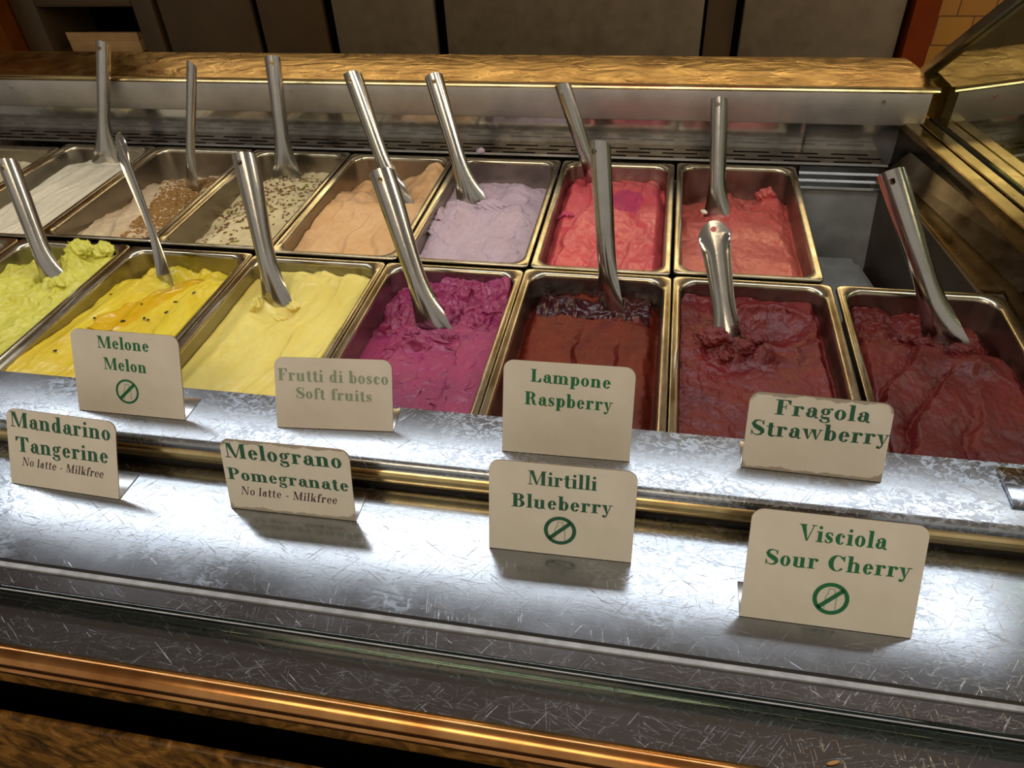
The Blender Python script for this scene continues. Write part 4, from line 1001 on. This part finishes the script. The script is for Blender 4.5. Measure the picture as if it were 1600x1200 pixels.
# ------------------------------------------------------------------ signs
def plate_outline(w, h, r=0.0085, n=6):
    pts = [(0, 0), (w, 0)]
    pts += [(w - r + r * math.cos(a), h - r + r * math.sin(a)) for a in np.linspace(0, math.pi / 2, n + 1)]
    pts += [(r - r * math.sin(a), h - r + r * math.cos(a)) for a in np.linspace(0, math.pi / 2, n + 1)]
    return pts
def make_sign(A, w, h, lean, yaw, lines, label, mat='green', worn=False):
    root = empty('flavour_sign', A, math.radians(yaw), label, 'sign', 'flavour signs on the counter')
    L = math.radians(lean)
    def tf(o):
        # plate axes: x along the foot, y up the plate, z out of its face
        o.matrix_local = Matrix(((1, 0, 0, 0), (0, math.sin(L), -math.cos(L), 0), (0, math.cos(L), math.sin(L), 0.0006), (0, 0, 0, 1)))
    T = 0.0012
    bm = bmesh.new(); out = plate_outline(w, h)
    a = [bm.verts.new((x, y, -T)) for x, y in out]; b = [bm.verts.new((x, y, 0)) for x, y in out]; k = len(out)
    bm.faces.new(a[::-1]); fr = bm.faces.new(b)
    for i in range(k): bm.faces.new((a[i], a[(i + 1) % k], b[(i + 1) % k], b[i]))
    me = bpy.data.meshes.new('plate'); bmesh.ops.recalc_face_normals(bm, faces=bm.faces[:]); 
    for f in bm.faces: f.material_index = 0 if f is fr else 1
    bm.to_mesh(me); bm.free(); me.materials.append(M['plate_worn' if worn else 'plate']); me.materials.append(M['edge'])
    pl = bpy.data.objects.new('plate', me); COL.objects.link(pl); pl.parent = root; tf(pl)
    ft = boxo('foot', 'steel', root, 0.0, w, 0.0004, 0.030, 0.0001, 0.0011, 0.0003)
    nl = 0
    for t, p0, p1, cap in lines:
        bm = bmesh.new()
        if t == '@':
            cx, cy = p0; r = p1[0] - p0[0]
            ring_t = 0.17 if cap else 0.24
            p = Pen(); p.ring(0, 0, 1, 1, ring_t, ring_t); p.stroke([(-0.66, -0.62), (0.66, 0.62)], [0.25, 0.25])
            for (poly,) in p.q:
                try: bm.faces.new([bm.verts.new((cx + x * r, cy + y * r, 0.00022)) for x, y in poly])
                except ValueError: pass
            em = obj('emblem', bm, mat, root, False); tf(em)
            bm = bmesh.new(); p = Pen()   # the milk bottle behind the bar
            o = [(-0.30, -0.66), (-0.30, 0.05), (-0.20, 0.28), (-0.16, 0.50), (-0.20, 0.60), (0.20, 0.60), (0.16, 0.50), (0.20, 0.28), (0.30, 0.05), (0.30, -0.66)]
            p.stroke(o, [0.045] * len(o))
            for (poly,) in p.q: bm.faces.new([bm.verts.new((cx + x * r, cy + y * r, 0.00012)) for x, y in poly])
            bo = obj('bottle_outline', bm, 'outline', root, False); tf(bo)
        elif t.startswith('No latte'):
            text_bm(bm, t, p0[0], p0[1], p1[0], p1[1], cap, 0.0002, 0.105, 0.036, 0.22, 0.05); o = obj('lettering', bm, 'maroon', root, False); tf(o); o['label'] = 'small dark italic line'
        else:
            text_bm(bm, t, p0[0], p0[1], p1[0], p1[1], cap, 0.0002); o = obj('lettering', bm, mat, root, False); tf(o)
    return root
NL = 'No latte - Milkfree'
make_sign((-0.3717, -0.3234, LZ), 0.1105, 0.0790, 25.0, 0.2, [('Melone', (0.0276, 0.0625), (0.0804, 0.0621), 0.0114), ('Melon', (0.0319, 0.0425), (0.0758, 0.0416), 0.0114), ('@', (0.0535, 0.0224), (0.0653, 0.0227), 1)], 'white sign reading Melone Melon with a crossed out bottle on the upper ledge')
make_sign((-0.1704, -0.3203, LZ), 0.1079, 0.0645, 29.0, 4.6, [('Frutti di bosco', (0.0029, 0.0435), (0.1046, 0.0422), 0.0109), ('Soft fruits', (0.0189, 0.0275), (0.0892, 0.0263), 0.0101)], 'white sign with faded lettering reading Frutti di bosco Soft fruits', 'green_faded')
make_sign((0.0383, -0.3219, LZ), 0.1085, 0.0815, 23.0, 1.1, [('Lampone', (0.0225, 0.0639), (0.0891, 0.0623), 0.011), ('Raspberry', (0.018, 0.0437), (0.0918, 0.0431), 0.0115)], 'white sign reading Lampone Raspberry on the upper ledge')
make_sign((0.2372, -0.3130, LZ), 0.1080, 0.0650, 25.0, -1.0, [('Fragola', (0.0198, 0.0475), (0.0915, 0.0481), 0.0126), ('Strawberry', (0.0031, 0.0286), (0.1086, 0.031), 0.013)], 'worn white sign reading Fragola Strawberry on the upper ledge', 'green_dark', True)
make_sign((-0.4060, -0.3948, SZ), 0.1126, 0.0705, 28.5, -2.0, [('Mandarino', (0.0043, 0.0541), (0.1074, 0.053), 0.014), ('Tangerine', (0.0081, 0.0312), (0.104, 0.0319), 0.0140), (NL, (0.0134, 0.0186), (0.0977, 0.0176), 0.0078)], 'white sign reading Mandarino Tangerine on the lower shelf at left', 'green_dark')
make_sign((-0.1885, -0.3931, SZ), 0.1135, 0.0680, 15.5, 0.8, [('Melograno', (0.0038, 0.0508), (0.1066, 0.0505), 0.014), ('Pomegranate', (0.0025, 0.0295), (0.1103, 0.0289), 0.0115), (NL, (0.012, 0.0152), (0.0983, 0.0152), 0.0081)], 'white sign with worn corners reading Melograno Pomegranate on the lower shelf', 'green_dark', True)
make_sign((0.0417, -0.4016, SZ), 0.1131, 0.0795, 18.5, 1.0, [('Mirtilli', (0.0305, 0.0611), (0.083, 0.0607), 0.0121), ('Blueberry', (0.0176, 0.0402), (0.0962, 0.0414), 0.0119), ('@', (0.0565, 0.0224), (0.0692, 0.0223), 0)], 'white sign reading Mirtilli Blueberry with a crossed out bottle on the lower shelf', 'green_dark')
make_sign((0.2348, -0.4348, SZ), 0.1162, 0.0840, 27.5, 0.0, [('Visciola', (0.0325, 0.0638), (0.0905, 0.0638), 0.0122), ('Sour Cherry', (0.012, 0.0428), (0.1091, 0.0446), 0.0118), ('@', (0.0599, 0.0223), (0.0722, 0.0222), 0)], 'white sign reading Visciola Sour Cherry on the lower shelf at right')

# loose bits
tag(boxo('label_plate', 'shelf', None, 0.4370, 0.53, -0.328, -0.287, LZ + 0.0002, LZ + 0.0035, 0.0006), 'blank steel plate lying flat on the right end of the upper ledge', 'plate')
bm = bmesh.new(); p = Vector((-0.1235, 0.3275, 0.0030)); bmesh.ops.create_icosphere(bm, subdivisions=3, radius=1, matrix=Matrix.Translation((0, 0, 0.003)) @ Matrix.Diagonal((0.007, 0.005, 0.005, 1)))
for v in bm.verts: v.co += v.co.normalized() * 0.003 * float(vnoise(np.array(v.co.x * 400), np.array(v.co.z * 400 + v.co.y * 200), 3))
o = obj('gelato_blob', bm, 'g_lilac'); o.location = (p.x, p.y, 0.0); tag(o, 'small lilac blob dropped on the slotted grille behind the lilac pan', 'gelato')
bm = bmesh.new(); p = Vector((0.2864, -0.5306, -0.0200)); bit(bm, Vector((0, 0, 0.0012)), 0.0014, 3.2, 2); o = obj('crumb', bm, 'box'); o.location = (p.x, p.y, SZ - 0.001); tag(o, 'pale crumb lying on the steel apron near the bottom edge', 'crumb')
p = Vector((0.2147, 0.1598, 0.0000)); bm = bmesh.new(); bit(bm, Vector((0, 0, 0)), 0.0038, 1.5, 3)
for v in bm.verts: v.co += v.co.normalized() * 0.0018 * float(vnoise(np.array(v.co.x * 700), np.array(v.co.z * 700 + v.co.y * 400), 6))
o = obj('gelato_smear', bm, 'g_white', b7); o.location = p - b7.location; o['label'] = 'white smear'
